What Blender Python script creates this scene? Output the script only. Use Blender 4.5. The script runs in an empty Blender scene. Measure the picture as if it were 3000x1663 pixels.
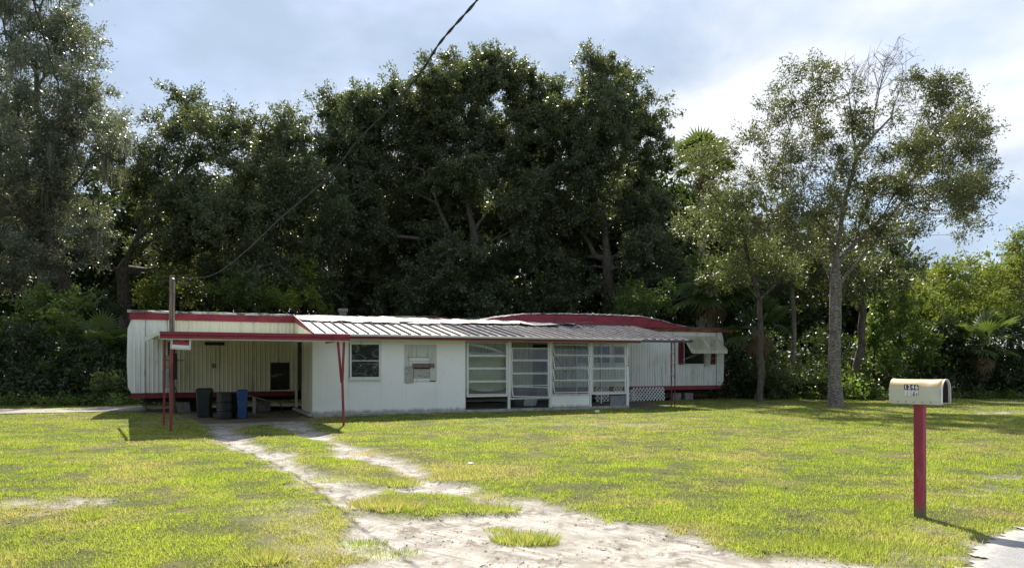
import bpy, math, random
import numpy as np
from mathutils import Vector, Matrix
R = math.radians
rng = np.random.default_rng(7)
random.seed(7)
sc = bpy.context.scene
C = sc.collection

# ---------------------------------------------------------------- camera, sky, sun, exposure
F = 2167.0; HY = 1070.0; EYE = 1.42          # focal length and horizon in photo pixels, eye height in metres
cam = bpy.data.cameras.new('camera'); co = bpy.data.objects.new('camera', cam); C.objects.link(co)
co.location = (0, 0, EYE); co.rotation_euler = (R(90), 0, 0)
cam.sensor_width = 36; cam.lens = 36*F/3000; cam.shift_y = (HY-831.5)/3000; cam.clip_end = 2000; cam.clip_start = .05
sc.camera = co
SUN_AZ = R(-9); SUN_EL = R(48)
w = bpy.data.worlds.new('World'); sc.world = w; w.use_nodes = True
nt = w.node_tree; nt.nodes.clear()
def wn(t, **k):
    n = nt.nodes.new(t)
    for a, b in k.items(): setattr(n, a, b)
    return n
sky = wn('ShaderNodeTexSky', sky_type='NISHITA', sun_disc=False, sun_elevation=SUN_EL, sun_rotation=SUN_AZ, dust_density=1.0, air_density=1.0, ozone_density=2.0)
tc = wn('ShaderNodeTexCoord'); sep = wn('ShaderNodeSeparateXYZ'); nt.links.new(tc.outputs['Generated'], sep.inputs[0])
zz = wn('ShaderNodeMath', operation='ADD'); nt.links.new(sep.outputs[2], zz.inputs[0]); zz.inputs[1].default_value = .30
zm = wn('ShaderNodeMath', operation='MAXIMUM'); nt.links.new(zz.outputs[0], zm.inputs[0]); zm.inputs[1].default_value = .12
dv = wn('ShaderNodeVectorMath', operation='DIVIDE'); cmb = wn('ShaderNodeCombineXYZ')
for i in range(2): nt.links.new(zm.outputs[0], cmb.inputs[i])
cmb.inputs[2].default_value = 1
nt.links.new(tc.outputs['Generated'], dv.inputs[0]); nt.links.new(cmb.outputs[0], dv.inputs[1])
def noise(scale, detail, rough, off, dist=0.):
    m = wn('ShaderNodeMapping'); m.inputs['Location'].default_value = off; nt.links.new(dv.outputs[0], m.inputs[0])
    n = wn('ShaderNodeTexNoise'); n.inputs['Scale'].default_value = scale; n.inputs['Detail'].default_value = detail
    n.inputs['Roughness'].default_value = rough; n.inputs['Distortion'].default_value = dist
    nt.links.new(m.outputs[0], n.inputs['Vector']); return n.outputs['Fac']
def ramp(src, a, b, lo=0., hi=1.):
    n = wn('ShaderNodeMapRange'); n.interpolation_type = 'SMOOTHSTEP'
    n.inputs['From Min'].default_value = a; n.inputs['From Max'].default_value = b
    n.inputs['To Min'].default_value = lo; n.inputs['To Max'].default_value = hi
    nt.links.new(src, n.inputs['Value']); return n.outputs[0]
def mixc(f, a, b):
    n = wn('ShaderNodeMix', data_type='RGBA')
    if isinstance(f, float): n.inputs[0].default_value = f
    else: nt.links.new(f, n.inputs[0])
    for k, s in ((6, a), (7, b)):
        if isinstance(s, tuple): n.inputs[k].default_value = (*s, 1)
        else: nt.links.new(s, n.inputs[k])
    return n.outputs[2]
SKYLOC = (1.3, .4, 2.6)
veil = ramp(noise(1.3, 5, .55, SKYLOC), .36, .56, .35, 1.)          # thin veil nearly everywhere
puff = ramp(noise(1.5, 8, .52, (5.8, .3, 9.2), .25), .38, .66)     # brighter billows
greyc = mixc(puff, (3.3, 4.1, 5.3), (6.9, 7.1, 7.5))
colr = mixc(veil, sky.outputs[0], greyc)
bg = wn('ShaderNodeBackground'); bg.inputs['Strength'].default_value = .081
nt.links.new(colr, bg.inputs['Color'])
wo = wn('ShaderNodeOutputWorld'); nt.links.new(bg.outputs[0], wo.inputs[0])
sd = bpy.data.lights.new('sun', 'SUN'); sd.energy = 4.8; sd.angle = R(.5); sd.color = (1., .93, .82)
so = bpy.data.objects.new('sun', sd); C.objects.link(so)
sdir = Vector((-math.sin(SUN_AZ)*math.cos(SUN_EL), -math.cos(SUN_AZ)*math.cos(SUN_EL), -math.sin(SUN_EL)))
so.rotation_euler = sdir.to_track_quat('-Z', 'Y').to_euler(); so.location = (-10, 60, 50)
vs = sc.view_settings; vs.view_transform = 'Standard'; vs.look = 'None'; vs.exposure = .98; vs.gamma = 1; vs.use_curve_mapping = False
sc.cycles.max_bounces = 8; sc.cycles.transparent_max_bounces = 24; sc.cycles.transmission_bounces = 6
sc.cycles.sample_clamp_indirect = 6; sc.cycles.sample_clamp_direct = 6

# ---------------------------------------------------------------- helpers
def pt(px, py, Y): return Vector(((px-1500)/F*Y, Y, EYE-(py-HY)/F*Y))
def gnd(px, py): Y = EYE*F/(py-HY); return ((px-1500)/F*Y, Y)
# house frame: u along the front, v towards the back, rotated 24 degrees
HO = (-5.5, 20.5); HA = R(24); CU, SU = math.cos(HA), math.sin(HA)
def H(u, v, z=0.): return Vector((HO[0]+CU*u-SU*v, HO[1]+SU*u+CU*v, z))
def hp(px, py, v=0.):
    k = (px-1500)/F
    u = (k*(HO[1]+CU*v)-HO[0]+SU*v)/(CU-k*SU)
    Y = HO[1]+SU*u+CU*v
    return u, EYE-(py-HY)/F*Y
def hu(px, v=0.): return hp(px, HY, v)[0]
def hz(px, py, v=0.): return hp(px, py, v)[1]
def w2h(x, y):
    dx, dy = x-HO[0], y-HO[1]; return CU*dx+SU*dy, -SU*dx+CU*dy

def tag(o, label=None, cat=None, group=None, kind=None):
    if label: o['label'] = label
    if cat: o['category'] = cat
    if group: o['group'] = group
    if kind: o['kind'] = kind
    return o
def empty(name, loc, rz=0., label=None, cat=None, group=None, kind=None):
    o = bpy.data.objects.new(name, None); C.objects.link(o); o.location = loc; o.rotation_euler = (0, 0, rz)
    o.empty_display_size = .2
    return tag(o, label, cat, group, kind)
def hroot(name, u, v, label, cat, group=None, z=0.):
    o = empty(name, H(u, v, z), HA, label, cat, group); o['_u'] = (u, v, z); return o
def place(name, me, mat=None, parent=None, **k):
    o = bpy.data.objects.new(name, me); C.objects.link(o)
    if mat and not me.materials: me.materials.append(mat)
    if parent: o.parent = parent
    return tag(o, **k)
class MB:
    def __init__(s, off=(0, 0, 0)): s.v = []; s.f = []; s.off = off
    def add(s, vs, fs):
        n = len(s.v); s.v += [tuple(p) for p in vs]; s.f += [tuple(i+n for i in f) for f in fs]; return s
    def box(s, a, b, c, d, e, f):
        a, b = min(a, b), max(a, b); c, d = min(c, d), max(c, d); e, f = min(e, f), max(e, f)
        return s.add([(a,c,e),(b,c,e),(b,d,e),(a,d,e),(a,c,f),(b,c,f),(b,d,f),(a,d,f)],
                     [(0,3,2,1),(4,5,6,7),(0,1,5,4),(1,2,6,5),(2,3,7,6),(3,0,4,7)])
    def bar(s, p, q, w, h=None, up=(0, 0, 1)):
        p, q = Vector(p), Vector(q); h = h or w; d = (q-p).normalized(); upv = Vector(up)
        if abs(d.dot(upv)) > .97: upv = Vector((0, 1, 0))
        x = d.cross(upv).normalized()*w/2; y = x.cross(d).normalized()*h/2
        return s.add([p-x-y, p+x-y, p+x+y, p-x+y, q-x-y, q+x-y, q+x+y, q-x+y],
                     [(0,1,2,3),(7,6,5,4),(0,4,5,1),(1,5,6,2),(2,6,7,3),(3,7,4,0)])
    def prism(s, poly, axis, a, b):
        """poly in the two remaining axes, extruded along axis from a to b"""
        n = len(poly)
        def P(p, t): q = list(p); q.insert(axis, t); return tuple(q)
        vs = [P(p, a) for p in poly]+[P(p, b) for p in poly]
        return s.add(vs, [tuple(range(n-1, -1, -1)), tuple(range(n, 2*n))]+[(i, (i+1) % n, n+(i+1) % n, n+i) for i in range(n)])
    def tube(s, pts, rad, k=8, cap=True):
        pts = [Vector(p) for p in pts]; n = len(pts)
        rad = [rad]*n if isinstance(rad, (int, float)) else rad
        vs = []
        for i, p in enumerate(pts):
            d = (pts[min(i+1, n-1)]-pts[max(i-1, 0)]).normalized()
            a = Vector((0, 0, 1)) if abs(d.z) < .9 else Vector((1, 0, 0))
            x = d.cross(a).normalized(); y = d.cross(x)
            vs += [p+(x*math.cos(t)+y*math.sin(t))*rad[i] for t in [2*math.pi*j/k for j in range(k)]]
        fs = [(i*k+j, i*k+(j+1) % k, (i+1)*k+(j+1) % k, (i+1)*k+j) for i in range(n-1) for j in range(k)]
        if cap: fs += [tuple(range(k-1, -1, -1)), tuple(range((n-1)*k, n*k))]
        return s.add(vs, fs)
    def lathe(s, prof, c=(0, 0), k=24):
        vs = [(c[0]+r*math.cos(2*math.pi*j/k), c[1]+r*math.sin(2*math.pi*j/k), z) for r, z in prof for j in range(k)]
        n = len(prof)
        return s.add(vs, [(i*k+j, i*k+(j+1) % k, (i+1)*k+(j+1) % k, (i+1)*k+j) for i in range(n-1) for j in range(k)])
    def build(s, name, mat, parent=None, smooth=False, bevel=0., **k):
        me = bpy.data.meshes.new(name); ox, oy, oz = s.off
        if parent is not None and '_u' in parent.keys(): ox, oy, oz = parent['_u']
        me.from_pydata([(x-ox, y-oy, z-oz) for x, y, z in s.v], [], s.f); me.materials.append(mat)
        if smooth: me.shade_smooth()
        o = place(name, me, None, parent, **k)
        if bevel:
            m = o.modifiers.new('b', 'BEVEL'); m.width = bevel; m.segments = 2; m.limit_method = 'ANGLE'
        return o
def npmesh(name, V, Fc, k, mat, parent=None, attrs=None, smooth=False, **kw):
    """big mesh out of numpy arrays: V (n,3), Fc flat corner indices, k corners per face"""
    me = bpy.data.meshes.new(name); V = np.ascontiguousarray(V, dtype=np.float32); Fc = np.ascontiguousarray(Fc.reshape(-1), dtype=np.int32)
    nf = len(Fc)//k
    me.vertices.add(len(V)); me.vertices.foreach_set('co', V.reshape(-1))
    me.loops.add(len(Fc)); me.loops.foreach_set('vertex_index', Fc)
    me.polygons.add(nf); me.polygons.foreach_set('loop_start', np.arange(nf, dtype=np.int32)*k)
    me.update(calc_edges=True)
    for an, (dom, arr) in (attrs or {}).items():
        a = me.attributes.new(an, 'FLOAT', dom); a.data.foreach_set('value', np.ascontiguousarray(arr, dtype=np.float32))
    me.materials.append(mat)
    if smooth: me.shade_smooth()
    return place(name, me, None, parent, **kw)
def strip_u(o):
    for x in bpy.data.objects:
        if '_u' in x.keys(): del x['_u']

# value noise on numpy arrays
def _hash(ix, iy, seed):
    h = (ix.astype(np.int64)*374761393+iy.astype(np.int64)*668265263+seed*974711) & 0x7fffffff
    h = ((h ^ (h >> 13))*1274126177) & 0x7fffffff
    return ((h ^ (h >> 16)) & 0xffff)/65535.
def vnoise(x, y, seed=0):
    ix = np.floor(x).astype(np.int64); iy = np.floor(y).astype(np.int64); fx = x-ix; fy = y-iy
    fx = fx*fx*(3-2*fx); fy = fy*fy*(3-2*fy)
    a = _hash(ix, iy, seed); b = _hash(ix+1, iy, seed); c = _hash(ix, iy+1, seed); d = _hash(ix+1, iy+1, seed)
    return (a*(1-fx)+b*fx)*(1-fy)+(c*(1-fx)+d*fx)*fy
def fbm(x, y, seed=0, n=4):
    s = 0; a = .5; t = 0
    for i in range(n): s = s+a*vnoise(x*2**i, y*2**i, seed+i); t += a; a *= .5
    return s/t

# ---------------------------------------------------------------- materials
class MT:
    def __init__(s, name):
        s.m = bpy.data.materials.new(name); s.m.use_nodes = True; s.t = s.m.node_tree; s.t.nodes.clear()
        s.out = s.n('ShaderNodeOutputMaterial'); s.tc = s.n('ShaderNodeTexCoord')
    def n(s, t, **k):
        n = s.t.nodes.new(t)
        for a, b in k.items(): setattr(n, a, b)
        return n
    def l(s, a, b): s.t.links.new(a, b)
    def setin(s, sock, val):
        if isinstance(val, (int, float)): sock.default_value = val
        elif isinstance(val, (tuple, list)): sock.default_value = (*val, 1) if len(val) == 3 and len(sock.default_value) == 4 else val
        else: s.l(val, sock)
    def noise(s, scale, detail=4, rough=.55, stretch=(1, 1, 1), loc=(0, 0, 0), dist=0., out='Fac'):
        mp = s.n('ShaderNodeMapping'); mp.inputs['Scale'].default_value = stretch; mp.inputs['Location'].default_value = loc
        s.l(s.tc.outputs['Object'], mp.inputs[0])
        n = s.n('ShaderNodeTexNoise'); n.inputs['Scale'].default_value = scale; n.inputs['Detail'].default_value = detail
        n.inputs['Roughness'].default_value = rough; n.inputs['Distortion'].default_value = dist
        s.l(mp.outputs[0], n.inputs['Vector']); return n.outputs[out]
    def rng(s, src, a, b, lo=0., hi=1., smooth=True):
        n = s.n('ShaderNodeMapRange'); n.interpolation_type = 'SMOOTHSTEP' if smooth else 'LINEAR'
        for k, v in zip(('From Min', 'From Max', 'To Min', 'To Max'), (a, b, lo, hi)): n.inputs[k].default_value = v
        s.l(src, n.inputs['Value']); return n.outputs[0]
    def math(s, op, a, b=0.):
        n = s.n('ShaderNodeMath', operation=op); s.setin(n.inputs[0], a); s.setin(n.inputs[1], b); return n.outputs[0]
    def mix(s, f, a, b, mode='MIX'):
        n = s.n('ShaderNodeMix', data_type='RGBA', blend_type=mode); s.setin(n.inputs[0], f); s.setin(n.inputs[6], a); s.setin(n.inputs[7], b); return n.outputs[2]
    def attr(s, name): n = s.n('ShaderNodeAttribute', attribute_name=name); return n.outputs['Fac']
    def axis(s, i, world=False):
        n = s.n('ShaderNodeSeparateXYZ')
        s.l(s.n('ShaderNodeNewGeometry').outputs['Position'] if world else s.tc.outputs['Object'], n.inputs[0]); return n.outputs[i]
    def rand(s): return s.n('ShaderNodeObjectInfo').outputs['Random']
    def bump(s, h, strength=.3, dist=.01):
        n = s.n('ShaderNodeBump'); n.inputs['Strength'].default_value = strength; n.inputs['Distance'].default_value = dist
        s.l(h, n.inputs['Height']); return n.outputs[0]
    def bsdf(s, col, rough=.6, metal=0., normal=None, spec=.5, finish=True):
        b = s.n('ShaderNodeBsdfPrincipled'); s.setin(b.inputs['Base Color'], col); s.setin(b.inputs['Roughness'], rough)
        s.setin(b.inputs['Metallic'], metal); s.setin(b.inputs['Specular IOR Level'], spec)
        if normal: s.l(normal, b.inputs['Normal'])
        if finish: s.l(b.outputs[0], s.out.inputs[0])
        return b
def flatmat(name, col, rough=.6, metal=0., var=.25, scale=8., bump=.15, spec=.5, dark=None):
    m = MT(name); n = m.noise(scale, 6, .6)
    d = dark or tuple(c*(1-var) for c in col)
    c = m.mix(m.rng(n, .35, .65), d, col)
    m.bsdf(c, rough, metal, m.bump(m.noise(scale*6, 5), bump, .004), spec); return m.m
def grimy(name, base, dirt, streak=.55, rough=.6, lowz=None, green=(.30, .31, .18), sx=1., stc=(.50, .72)):
    """painted sheet with vertical run-off streaks, blotches and patchy algae"""
    m = MT(name)
    st = m.noise(9*sx, 5, .65, (1, 1, .06)); st2 = m.noise(30*sx, 4, .6, (1, 1, .04), (3, 1, 0)); bl = m.noise(1.3, 5, .6, loc=(5, 2, 1))
    f = m.math('MULTIPLY', m.rng(st, *stc), m.rng(bl, .35, .65, .15, 1.)); f = m.math('MULTIPLY', f, streak*1.3)
    c = m.mix(f, base, dirt)
    c = m.mix(m.math('MULTIPLY', m.rng(st2, .58, .75), streak*.6), c, dirt)
    c = m.mix(m.math('MULTIPLY', m.rng(m.noise(.8, 4, .5, loc=(1, 7, 3)), .45, .75), .35*streak), c, green)
    if lowz:
        z = m.axis(2); edge = m.math('ADD', z, m.math('MULTIPLY', m.math('SUBTRACT', m.noise(7, 5, .7, (1, 1, .3)), .5), lowz[2]))
        c = m.mix(m.rng(edge, lowz[0], lowz[1], .75, 0.), c, (.13, .12, .08))
    c = m.mix(m.rng(m.noise(55, 3, .7, loc=(2, 9, 4)), .72, .78, 0, .6), c, dirt)
    m.bsdf(c, rough, 0, m.bump(m.noise(22, 5, .6), .12, .006)); return m.m
M = {}
M['siding'] = grimy('siding', (.74, .76, .71), (.22, .22, .17), .8)
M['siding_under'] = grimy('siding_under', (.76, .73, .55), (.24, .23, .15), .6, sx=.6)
M['panel'] = grimy('panel', (.82, .84, .79), (.34, .35, .29), .42, lowz=(.06, .20, .22), stc=(.60, .85))
M['frame'] = grimy('window_frame', (.68, .71, .67), (.30, .31, .24), .6)
M['oldboard'] = grimy('old_board', (.52, .54, .46), (.20, .19, .14), 1., sx=2.)
m = MT('grey_plywood'); c = m.mix(m.rng(m.noise(10, 6, .7, (.5, 1, 4), dist=1.5), .35, .65), (.22, .21, .18), (.50, .51, .46)); m.bsdf(c, .8, 0, m.bump(m.noise(20, 5, .7, (.3, 1, 5)), .4, .004)); M['plywood'] = m.m
m = MT('brown_board'); c = m.mix(m.rng(m.noise(14, 6, .7, (.3, 1, 4)), .35, .65), (.12, .08, .065), (.24, .16, .14)); m.bsdf(c, .75); M['brownboard'] = m.m
def paintred(name, a=(.30, .028, .048), b=(.17, .018, .028), worn=.3, wornc=(.33, .16, .15)):
    m = MT(name); c = m.mix(m.rng(m.noise(2.2, 6, .65, (1, 1, 2.5)), .3, .68), b, a)
    c = m.mix(m.rng(m.noise(26, 5, .7, (.4, .4, 1.2)), .62-worn*.2, .75, 0, worn), c, wornc)
    c = m.mix(m.rng(m.noise(3.3, 7, .75, (1, 1, 2), (8, 3, 1)), .56, .70, 0, .8), c, (.035, .03, .028))
    m.bsdf(c, .62, 0, m.bump(m.noise(30, 4), .15, .004)); return m.m
M['red'] = paintred('maroon_paint'); M['redpost'] = paintred('red_post_paint', (.29, .032, .042), (.17, .022, .028), .45, (.30, .14, .13))
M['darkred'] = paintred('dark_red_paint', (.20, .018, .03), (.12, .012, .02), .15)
m = MT('rusty_fascia'); c = m.mix(m.rng(m.noise(3, 6, .7, (1, 1, 2)), .35, .65), (.13, .035, .022), (.30, .12, .055)); c = m.mix(m.rng(m.noise(6, 6, .7, loc=(3, 3, 3)), .55, .7), c, (.05, .04, .035)); m.bsdf(c, .8); M['rust'] = m.m
def roofmat(name, base, grime, amt):
    m = MT(name); a = m.noise(5, 8, .75, (1, .5, 1)); b = m.noise(28, 6, .7, (1.5, .35, 1), (2, 4, 0))
    c = m.mix(m.rng(a, .62-amt*.35, .78-amt*.25), base, grime)
    c = m.mix(m.rng(b, .56, .72, 0, .85), c, tuple(x*.55 for x in grime))
    c = m.mix(m.rng(m.noise(2.1, 6, .7, loc=(9, 1, 0)), 0.66, .74, 0, .35), c, (.20, .075, .03))
    m.bsdf(c, .5+.35*(amt > .55), 0, m.bump(a, .2, .01)); return m.m
M['roofw'] = roofmat('roof_white', (.27, .27, .275), (.10, .09, .09), .5)
M['roofm'] = roofmat('roof_mixed', (.24, .24, .26), (.07, .065, .075), .6)
M['roofg'] = roofmat('roof_grey', (.135, .135, .155), (.035, .033, .042), .75)
M['rib'] = roofmat('roof_rib', (.10, .085, .10), (.05, .045, .05), .6)
m = MT('loose_sheet'); a = m.noise(1.6, 7, .7, (1, 2.5, 1)); c = m.mix(m.rng(a, .46, .56), (.26, .27, .28), (.09, .085, .085)); c = m.mix(m.rng(m.noise(2.2, 7, .75, loc=(4, 8, 1)), .52, .60), c, (.24, .075, .03)); c = m.mix(m.rng(m.noise(7, 5, .7, loc=(1, 1, 6)), .64, .7), c, (.04, .035, .03)); m.bsdf(c, .42, .25, m.bump(a, .4, .02)); M['sheet'] = m.m
M['gutter'] = grimy('gutter_white', (.60, .62, .52), (.26, .25, .17), .7)
M['aluminium'] = flatmat('aluminium', (.55, .57, .57), .4, .6, .2, 12)
m = MT('roof_edge'); a = m.noise(4, 8, .75, (1, 1, .6)); c = m.mix(m.rng(a, .42, .56), (.08, .075, .06), (.50, .50, .47)); c = m.mix(m.rng(m.noise(3, 7, .75, loc=(5, 5, 5)), .58, .66), c, (.22, .08, .035)); m.bsdf(c, .75, 0, m.bump(a, .6, .02)); M['edge'] = m.m
M['awning'] = grimy('awning_slat', (.62, .60, .44), (.15, .14, .09), .9, sx=1.5)
M['lattice'] = flatmat('white_lattice', (.74, .74, .76), .5, 0, .15, 10)
M['black'] = flatmat('black_plastic', (.010, .013, .014), .45, 0, .4, 6)
M['blackbin'] = flatmat('charcoal_plastic', (.014, .022, .023), .42, 0, .4, 5)
M['blue'] = flatmat('blue_plastic', (.015, .075, .26), .4, 0, .3, 5)
M['concrete'] = flatmat('concrete', (.40, .385, .35), .9, 0, .45, 4, .5)
M['block'] = flatmat('cinder_block', (.27, .265, .24), .95, 0, .4, 9, .6)
M['darkfloor'] = flatmat('porch_concrete', (.20, .20, .19), .85, 0, .5, 2, .3)
M['interior'] = flatmat('interior_panel', (.16, .13, .10), .7, 0, .3, 3)
M['steel'] = flatmat('galvanised_steel', (.42, .43, .43), .45, .7, .3, 8)
M['greybox'] = flatmat('grey_box_paint', (.36, .41, .41), .5, .1, .15, 6)
M['meterbox'] = flatmat('meter_box', (.46, .43, .32), .6, 0, .35, 9)
M['iron'] = paintred('iron_paint', (.15, .018, .025), (.08, .012, .018), .3)
M['cable'] = flatmat('cable_black', (.012, .012, .012), .75, 0, .4, 30)
M['white'] = flatmat('white_enamel', (.72, .72, .70), .4, 0, .15, 7)
M['wood'] = flatmat('raw_wood', (.40, .33, .22), .8, 0, .35, 8)
M['trailerunder'] = flatmat('chassis', (.035, .03, .028), .8, 0, .3, 5)
M['rubber'] = flatmat('rubber', (.02, .02, .02), .8)
m = MT('pole_wood'); a = m.noise(16, 6, .7, (1, 1, .07)); c = m.mix(m.rng(a, .35, .62), (.06, .045, .035), (.23, .19, .15)); m.bsdf(c, .9, 0, m.bump(a, .7, .02)); M['polewood'] = m.m
# mailbox enamel: cream sides, the upper curve stained ochre
m = MT('mailbox_enamel'); z = m.axis(2); e = m.math('ADD', z, m.math('MULTIPLY', m.math('SUBTRACT', m.noise(14, 6, .65), .5), .05))
c = m.mix(m.rng(e, .128, .165), (.47, .48, .36), (.56, .40, .17)); c = m.mix(m.rng(e, .19, .212), c, (.60, .55, .33))
c = m.mix(m.rng(m.noise(30, 6, .7), .6, .78, 0, .4), c, (.30, .25, .14)); c = m.mix(m.rng(m.noise(9, 3, .5, loc=(3, 0, 1)), .5, .7, 0, .35), c, (.58, .60, .52))
m.bsdf(c, .42, 0, m.bump(m.noise(6, 3), .25, .01)); M['mailbox'] = m.m
M['stickerb'] = flatmat('sticker_black', (.02, .014, .014), .5, 0, .2, 40, 0); M['stickerw'] = flatmat('sticker_white', (.62, .63, .60), .5, 0, .1, 40, 0)
M['signred'] = flatmat('sign_red', (.62, .03, .03), .5, 0, .1, 20, 0); M['signwhite'] = flatmat('sign_white', (.75, .75, .73), .45, 0, .08, 20, 0)
M['shutter'] = paintred('shutter_red', (.16, .012, .02), (.10, .01, .015), .1)
def glassmat(name, haze=.12, hazec=(.55, .58, .56), rough=.02, tint=(.86, .9, .88), wavy=0., dirt=.25):
    m = MT(name); t = m.n('ShaderNodeBsdfTransparent'); t.inputs[0].default_value = (*tint, 1)
    nrm = m.bump(m.noise(3.5, 3, .5, (1, 1, 1.6), dist=1.2), wavy, .05) if wavy else None
    g = m.n('ShaderNodeBsdfGlossy'); g.inputs['Roughness'].default_value = rough; g.inputs[0].default_value = (1, 1, 1, 1)
    if nrm: m.l(nrm, g.inputs['Normal'])
    fr = m.n('ShaderNodeFresnel'); fr.inputs[0].default_value = 1.5
    a = m.n('ShaderNodeMixShader'); m.l(m.math('MULTIPLY', fr.outputs[0], .5), a.inputs[0]); m.l(t.outputs[0], a.inputs[1]); m.l(g.outputs[0], a.inputs[2])
    d = m.n('ShaderNodeBsdfDiffuse'); d.inputs[0].default_value = (*hazec, 1)
    f = m.rng(m.noise(2.6, 6, .65), .35, .75, haze, haze+dirt)
    b = m.n('ShaderNodeMixShader'); m.l(f, b.inputs[0]); m.l(a.outputs[0], b.inputs[1]); m.l(d.outputs[0], b.inputs[2]); m.l(b.outputs[0], m.out.inputs[0]); return m.m
M['glass'] = glassmat('pane_glass', .01, dirt=.05)
M['glassdusty'] = glassmat('dusty_glass', .03, (.42, .45, .45), dirt=.09)
M['darkglass'] = glassmat('dark_glass', .02, (.1, .1, .1), tint=(.10, .11, .11), dirt=.03)
# black plastic film taped behind a pane: wrinkled, glossy
m = MT('black_film'); wv = m.noise(1.5, 1, .4, (.8, 1, 1.5), dist=2.0); c = m.mix(m.rng(m.math('ABSOLUTE', m.math('SUBTRACT', wv, .5), 0.), .0, .022, .6, 0), (.008, .010, .009), (.5, .5, .5))
m.bsdf(c, .3, 0, m.bump(wv, 1., .12), .25); M['film'] = m.m
M['blind'] = flatmat('blind_slat', (.62, .62, .50), .6, 0, .12, 5); M['blindback'] = flatmat('curtain_cloth', (.52, .53, .43), .9, 0, .2, 2)

# vegetation: front colour, light through the leaf, gloss
def leafmat(name, a, b, trans, tamt=.45, rough=.42, spec=.6, yel=None, ya=.0, scale=.5):
    m = MT(name); r = m.attr('rnd'); n = m.noise(scale, 3, .6)
    c = m.mix(r, a, b)
    if yel: c = m.mix(m.rng(n, .48, .66, 0, ya), c, yel)
    p = m.bsdf(c, rough, 0, None, spec, finish=False)
    t = m.n('ShaderNodeBsdfTranslucent'); tcx = m.mix(m.rng(n, .45, .68, 0, ya), trans, yel or trans, ); m.l(m.mix(r, tcx, tuple(x*.6 for x in trans)), t.inputs[0])
    x = m.n('ShaderNodeMixShader'); x.inputs[0].default_value = tamt; m.l(p.outputs[0], x.inputs[1]); m.l(t.outputs[0], x.inputs[2]); m.l(x.outputs[0], m.out.inputs[0]); return m.m
M['oakleaf'] = leafmat('oak_leaf', (.034, .050, .018), (.12, .145, .065), (.21, .26, .06), .32, .38, .65)
M['oakleafgrey'] = leafmat('oak_leaf_grey', (.06, .074, .044), (.22, .24, .17), (.24, .28, .11), .34, .38, .7)
M['openleaf'] = leafmat('open_tree_leaf', (.032, .046, .014), (.11, .13, .05), (.22, .25, .055), .34, .40, .55, (.12, .10, .03), .25)
M['willow'] = leafmat('pale_leaf', (.055, .08, .028), (.13, .16, .06), (.26, .31, .07), .38, .42, .5)
M['yellowleaf'] = leafmat('yellow_green_leaf', (.09, .14, .022), (.20, .25, .035), (.28, .36, .045), .45, .5, .35, (.36, .30, .04), .5, .6)  # own yellow-green, lightened to stand in for sunlight the oaks block
M['brightleaf'] = leafmat('bright_shrub_leaf', (.035, .07, .016), (.11, .16, .04), (.24, .36, .05), .5, .42, .5)
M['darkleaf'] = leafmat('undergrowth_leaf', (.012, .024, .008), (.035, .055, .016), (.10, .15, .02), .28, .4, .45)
M['frond'] = leafmat('palm_frond', (.05, .085, .025), (.08, .12, .035), (.20, .28, .05), .35, .4, .5)
M['deadfrond'] = leafmat('dead_frond', (.16, .12, .07), (.24, .19, .11), (.3, .22, .12), .3, .7, .2)
M['grass'] = None
M['moss'] = leafmat('spanish_moss', (.20, .21, .15), (.30, .31, .22), (.4, .42, .3), .4, .9, .1)
def barkmat(name, a, b, sc=12, band=None):
    m = MT(name); n = m.noise(sc, 7, .7, (1, 1, .35)); c = m.mix(m.rng(n, .35, .65), a, b)
    if band: c = m.mix(m.rng(m.noise(9, 6, .75, (1, 1, 3.2), (2, 2, 2)), .50, .62), c, band)
    m.bsdf(c, .9, 0, m.bump(n, .8, .03)); return m.m
M['bark'] = barkmat('oak_bark', (.05, .04, .032), (.14, .12, .095)); M['barkpale'] = barkmat('pale_bark', (.07, .055, .042), (.19, .165, .13), 14, (.36, .35, .32))
M['barkdark'] = barkmat('dark_bark', (.02, .018, .015), (.06, .052, .042)); M['palmbark'] = barkmat('palm_bark', (.10, .08, .06), (.24, .20, .15), 20)
# ---------------------------------------------------------------- ground
SAND = [(560,1215),(600,1250),(640,1292),(737,1335),(796,1366),(854,1397),(931,1444),(985,1490),(1030,1520),(1040,1560),(1010,1600),(1010,1640),(950,1720),(900,1900),(3000,1900),(2700,1720),(2590,1663),(2500,1650),(2359,1634),(2200,1616),(2126,1597),(1986,1560),(1893,1522),(1812,1517),(1718,1496),(1611,1475),(1526,1453),(1466,1451),(1410,1432),(1364,1410),(1295,1398),(1227,1364),(1163,1344),(1073,1317),(988,1287),(898,1244),(870,1222),(780,1212)]
ISL = [[(690,1250),(780,1245),(850,1262),(905,1285),(985,1305),(990,1330),(960,1340),(880,1330),(800,1318),(740,1295)],
       [(850,1335),(960,1330),(1060,1350),(1130,1368),(1200,1390),(1218,1412),(1150,1425),(1060,1425),(1000,1405),(940,1385),(900,1370)],
       [(1060,1448),(1124,1422),(1210,1436),(1334,1449),(1440,1466),(1466,1483),(1376,1496),(1205,1509),(1107,1487)]]
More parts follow.
